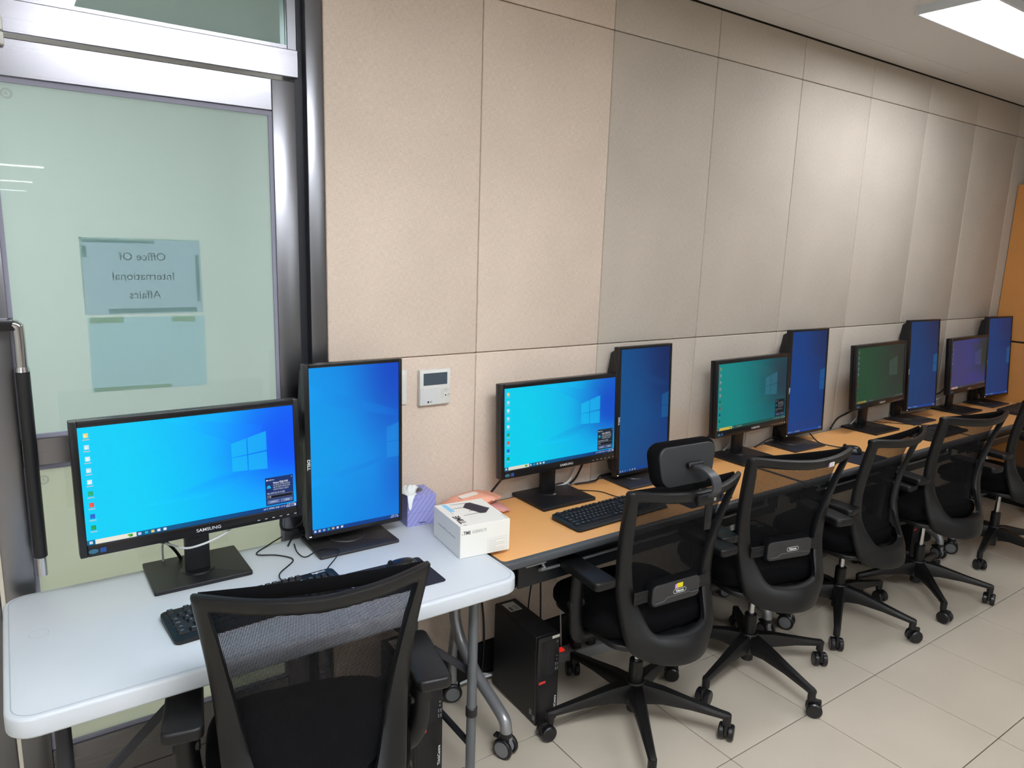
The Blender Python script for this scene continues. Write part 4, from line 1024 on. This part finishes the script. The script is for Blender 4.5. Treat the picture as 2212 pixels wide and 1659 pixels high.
def net(parent):
    V = []; F = []; hwd = .00070; st = .0031
    z = .458; zs_ = []
    while z < .945: zs_.append(z); z += st
    for z in zs_:
        w_ = netwidth(z); n = 12; b0 = len(V)
        for i in range(n+1):
            u_ = -w_+2*w_*i/n; y = netsurf(u_, z); V += [(u_, y, z-hwd), (u_, y, z+hwd)]
        for i in range(n): F.append((b0+2*i, b0+2*i+2, b0+2*i+3, b0+2*i+1))
    m = int(.41/st)
    for k in range(m+1):
        f = k/m*2-1; n = 20; b0 = len(V)
        for i in range(n+1):
            z = .456+(.950-.456)*i/n; u_ = f*netwidth(z); y = netsurf(u_, z)-.0003; V += [(u_-hwd, y, z), (u_+hwd, y, z)]
        for i in range(n): F.append((b0+2*i, b0+2*i+1, b0+2*i+3, b0+2*i+2))
    o = mk('back_net', V, F, M_NET, parent, False); o['kind'] = 'stuff'
    # padded hem along the top of the net
    V = []; F = []; n = 24; sec = [(0, 0), (.012, .006), (.026, .006), (.032, 0), (.028, -.006), (.004, -.006)]
    for i in range(n+1):
        u_ = -.226+.452*i/n
        for dz, dy in sec: V.append((u_, netsurf(u_, .95)-.002+dy, (.920+dz)))
    k = len(sec)
    for i in range(n):
        for j in range(k): F.append((i*k+j, i*k+(j+1) % k, (i+1)*k+(j+1) % k, (i+1)*k+j))
    F += [tuple(range(k)), tuple(n*k+j for j in range(k-1, -1, -1))]
    mk('net_hem', V, F, M_FAB, parent, ang=60)
def seatmesh(parent):
    V = []; F = []; nu = 48
    lev = [(.0, .40, .82), (.004, .415, .95), (.02, .43, 1.0), (.045, .45, 1.0), (.060, .465, .97), (.070, .475, .88), (.073, .478, .6), (.074, .479, .25)]
    for h_, z, s_ in lev:
        for i in range(nu):
            a = 2*PI*i/nu; c, sn = math.cos(a), math.sin(a)
            x = .238*math.copysign(abs(c)**.55, c)*s_; y = .222*math.copysign(abs(sn)**.6, sn)*s_+.068
            V.append((x, y, .415+h_+(.0 if y > -.1 else .008)-(.02*max(0, (y-.15)/.14)**2 if h_ > .01 else 0)))
    n = len(lev)
    for j in range(n-1):
        for i in range(nu): F.append((j*nu+i, j*nu+(i+1) % nu, (j+1)*nu+(i+1) % nu, (j+1)*nu+i))
    F += [tuple(range(nu-1, -1, -1)), tuple((n-1)*nu+i for i in range(nu))]
    mk('seat', V, F, M_FAB, parent, ang=60)
    mk('seat_pan', *slab([(x, y+.05) for x, y in rrect(.43, .42, .08, 6)], .400, .420, .005), M_CHAIRD, parent)
def chair_base(parent, rot):
    hub = mk('base_hub', *cyl((0, 0, .085), (0, 0, .165), .050, 24, .036, .004), M_CHAIRD, parent)
    for k in range(5):
        a = rot+2*PI*k/5; M = RZ(a)
        S = [(.03, .046, .088, .160), (.10, .040, .100, .152), (.20, .031, .098, .130), (.30, .024, .088, .110), (.326, .022, .084, .106), (.334, .018, .086, .102)]
        V = []; F = []
        for x, wd, zb, zt in S:
            V += [(x, -wd*.5, zb), (x, wd*.5, zb), (x, wd*.62, zb+(zt-zb)*.6), (x, wd*.40, zt), (x, -wd*.40, zt), (x, -wd*.62, zb+(zt-zb)*.6)]
        for i in range(len(S)-1):
            for j in range(6): F.append((i*6+j, i*6+(j+1) % 6, (i+1)*6+(j+1) % 6, (i+1)*6+j))
        F += [tuple(range(5, -1, -1)), tuple((len(S)-1)*6+j for j in range(6))]
        q = B(); q.add(V, F); q.cyl((.322, 0, .062), (.322, 0, .100), .0145, 14)
        sp = q.build('base_spoke', M_CHAIRD, parent, ang=40); sp.rotation_euler = (0, 0, a)
        ca = (k*1.9+rot*2) % 6.28
        cs = mk('caster', *rbox(-.007, .007, -.024, .024, .022, .066, .005, 2), M_CHAIRD, parent)
        cs.location = (.322*math.cos(a)+.012*math.sin(ca), .322*math.sin(a)-.012*math.cos(ca), 0); cs.rotation_euler = (0, 0, ca)
        for s_ in (-1, 1):
            mk('caster_wheel', *cyl((s_*.006, 0, .0285), (s_*.026, 0, .0285), .0285, 24, bev=.004), M_BLACKG, cs)
def chair(name, label, x, y, yaw, rot, lift=0., lumbar=False, head=False, back=0., backy=0., pad=0.):
    c = thing('office_chair', label, 'chair', (x, y, 0), yaw, 'black mesh office chairs')
    up = []
    chair_base(c, rot)
    mk('gas_lift', *cyl((0, 0, .045), (0, 0, .245), .0245, 20, bev=.003), M_CHAIRD, c)
    mk('gas_piston', *cyl((0, 0, .245), (0, 0, .375+lift), .0125, 16), M_CHROME, c)
    n0 = set(c.children)
    q = B(); q.box(-.085, .085, -.12, .12, .362, .405, .012, 2); q.box(-.05, .05, -.215, -.09, .385, .43, .010, 2); q.build('tilt_mechanism', M_CHAIRD, c)
    mk('tilt_lever', *tube([(.08, .03, .385), (.16, .035, .385), (.225, .04, .38)], .006, 8, 3), M_CHAIRD, c)
    seatmesh(c); backframe(c); net(c)
    for s_ in (-1, 1):
        ar = mk('armrest', *tube([(s_*.13, .01, .385), (s_*.20, .01, .380), (s_*.248, .0, .395), (s_*.268, -.008, .44), (s_*.274, -.012, .52), (s_*.274, -.016, .60), (s_*.272, -.020, .635)], lambda f: .023+.004*math.sin(PI*f), 12, 5, .75), M_CHAIR, c)
        P = [(s_*.272+x_*(1-.12*max(0, y_)/.12), y_-.045) for x_, y_ in rrect(.084, .235, .018, 5)]
        if s_ < 0: pass
        mk('arm_pad', *slab(P, .632, .662, .008, 3), M_CHAIR, ar)
        q = B(); q.cyl((s_*.245, -.012, .52), (s_*.303, -.012, .52), .013, 16, bev=.003); q.build('adjust_knob', M_CHAIRD, ar)
    if lumbar:
        lp = mk('lumbar_pad', *slab(rrect(.215, .088, .022, 6), 0, .034, .010), M_FAB, c); lp.location = (0, bsurf(0, .575)+.012, .578); lp.rotation_euler = (PI/2, 0, 0)
        mk('lumbar_shell', *slab(rrect(.205, .072, .018, 6), .030, .040, .003), mat('lumbar_grey', '2c2c2e', .5, bump=.3, bscale=1500), lp)
        mk('shell_crease', *tube([(-.09, -.024, .0405), (-.055, -.023, .0405), (-.040, -.012, .0405), (.055, -.012, .0405), (.065, -.017, .0405), (.095, -.017, .0405)], .0013, 6, 1), mat('crease_grey', '55565a', .4), lp)
        mk('strap', *rbox(-.165, -.10, -.022, .022, .018, .024, .003, 1), M_CHAIR, lp); mk('strap', *rbox(.10, .165, -.022, .022, .018, .024, .003, 1), M_CHAIR, lp)
        for s_ in (-1, 1):
            for zz in (-.010, .010): mk('strap_slot', *rbox(min(s_*.112, s_*.158), max(s_*.112, s_*.158), zz-.0035, zz+.0035, .0235, .0245), M_GAP, lp, False)
        q = B(); P = rrect(.056, .016, .0079, 8); n = len(P); Q = rrect(.053, .013, .0064, 8)
        q.add([(a+.012, e+.002, .0412) for a, e in P]+[(a+.012, e+.002, .0412) for a, e in Q], [(k, (k+1) % n, n+(k+1) % n, n+k) for k in range(n)])
        q.add(*text('Neoce', .0125, .0005), T(.012, .002, .0412))
        q.build('lettering', M_WHITEINK, lp, False)
    if head:
        hs = mk('headrest', *slab([(a*(1+.10*(e/.075)), e) for a, e in rrect(.255, .150, .045, 8)], 0, .050, .020, 4), M_FAB, c)
        hs.location = (0, -.115, 1.005); hs.rotation_euler = (PI/2-R(4), 0, 0)
        mk('headrest_shell', *slab([(a*(1+.10*(e/.065)), e) for a, e in rrect(.225, .128, .034, 8)], .045, .057, .004), mat('headrest_plastic', '2b2d30', .5), hs)
        mk('headrest_hinge', *cyl((-.012, .0, .066), (.052, .0, .066), .010, 16, bev=.003), M_CHAIR, hs)
        ym = bsurf(0, .92)-.022
        mk('headrest_arm', *[x_ for x_ in strap([(.02, -.18, 1.008), (.02, -.225, 1.008), (.02, -.268, .990), (.02, -.276, .955), (.02, ym-.006, .925)], .034, .007)], mat('headrest_arm_grey', '3c3d42', .4), c)
        mk('headrest_clamp', *rbox(-.035, .06, ym-.014, ym+.004, .905, .940, .007, 2), M_CHAIR, c)
        mk('slotted_plate', *rbox(.004, .034, ym-.008, ym-.001, .820, .915, .003, 2), M_CHAIR, c)
        mk('slot', *rbox(.014, .024, ym-.0088, ym-.007, .845, .905), M_GAP, c, False)
        mk('clamp_screw', *cyl((.03, ym-.018, .922), (.03, ym-.012, .922), .006, 12), M_CHROME, c)
    for ch in set(c.children)-n0:
        nm = ch.name.split('.')[0]; bk = nm in ('back_frame', 'back_net', 'net_hem', 'lumbar_pad')
        ch.location.z += lift+(back if bk else 0); ch.location.y += (backy if bk else 0)+(pad if nm == 'armrest' else 0)
    return c
def strap(P, w_, t_):
    P = catmull(P, 5); V = []; F = []
    for i, p in enumerate(P):
        tg = (P[min(i+1, len(P)-1)]-P[max(i-1, 0)]).normalized(); nn = Vector((0, tg.z, -tg.y))
        V += [p+nn*t_/2+Vector((-w_/2, 0, 0)), p+nn*t_/2+Vector((w_/2, 0, 0)), p-nn*t_/2+Vector((w_/2, 0, 0)), p-nn*t_/2+Vector((-w_/2, 0, 0))]
    for i in range(len(P)-1):
        for j in range(4): F.append((4*i+j, 4*i+(j+1) % 4, 4*i+4+(j+1) % 4, 4*i+4+j))
    F += [(3, 2, 1, 0), tuple(4*(len(P)-1)+j for j in range(4))]
    return V, F
C1 = chair('c', 'nearest black mesh office chair, cut off by the bottom picture edge', -.842, -.640, R(-12.7), R(10), 0, back=.032, pad=.042)
C2 = chair('c', 'black mesh office chair with a headrest and yellow sticker', .367, -.53, R(-4), R(24), 0, True, True, pad=.02)
C3 = chair('c', 'black mesh office chair with a white sticker on its top rail', .995, -.54, R(-12.9), R(-13), .01, True)
C4 = chair('c', 'black mesh office chair, fourth from the left, turned almost edge-on', 1.73, -.488, R(3), R(-8), -.025)
C5 = chair('c', 'black mesh office chair, fifth from the left, before the violet screen', 2.33, -.555, R(-10), R(21), .01)
C6 = chair('c', 'farthest black mesh office chair, cut off by the right picture edge', 3.22, -.55, R(-8), R(56), 0)
# inventory stickers
def sticker(ch, u, z, m, w_=.026, h_=.016, onto=None):
    y = bsurf(u, z)-.0215; sl = (bsurf(u+.005, z)-bsurf(u-.005, z))/.01
    g = B(); g.box(-w_/2, w_/2, -.0004, 0, -h_/2, h_/2); o = g.build('sticker', m, ch, False, loc=(u, y, z), rot=(0, 0, math.atan(sl)))
    mk('sticker_logo', *rbox(-w_/2-.007, -w_/2, -.0004, 0, -h_/2-.001, h_/2-.002), M_STKP, o, False)
    q = B(); q.box(-w_*.3, w_*.3, -.0006, -.0004, .002, .004); q.box(-w_*.35, w_*.3, -.0006, -.0004, -.004, -.002); q.build('sticker_print', M_INKG, o, False)
    return o
st = sticker(C3, .075, .930, M_CARD); st.location.z += .005
lp = [o for o in C2.children if o.name.startswith('lumbar_pad')][0]
q = B(); q.box(-.013, .013, -.008, .008, .0402, .0406); o = q.build('sticker', M_YELLOW, lp, False, loc=(.012, .0205, 0))
mk('sticker_logo', *rbox(-.021, -.013, -.009, .006, .0402, .0406), M_STKP, o, False)
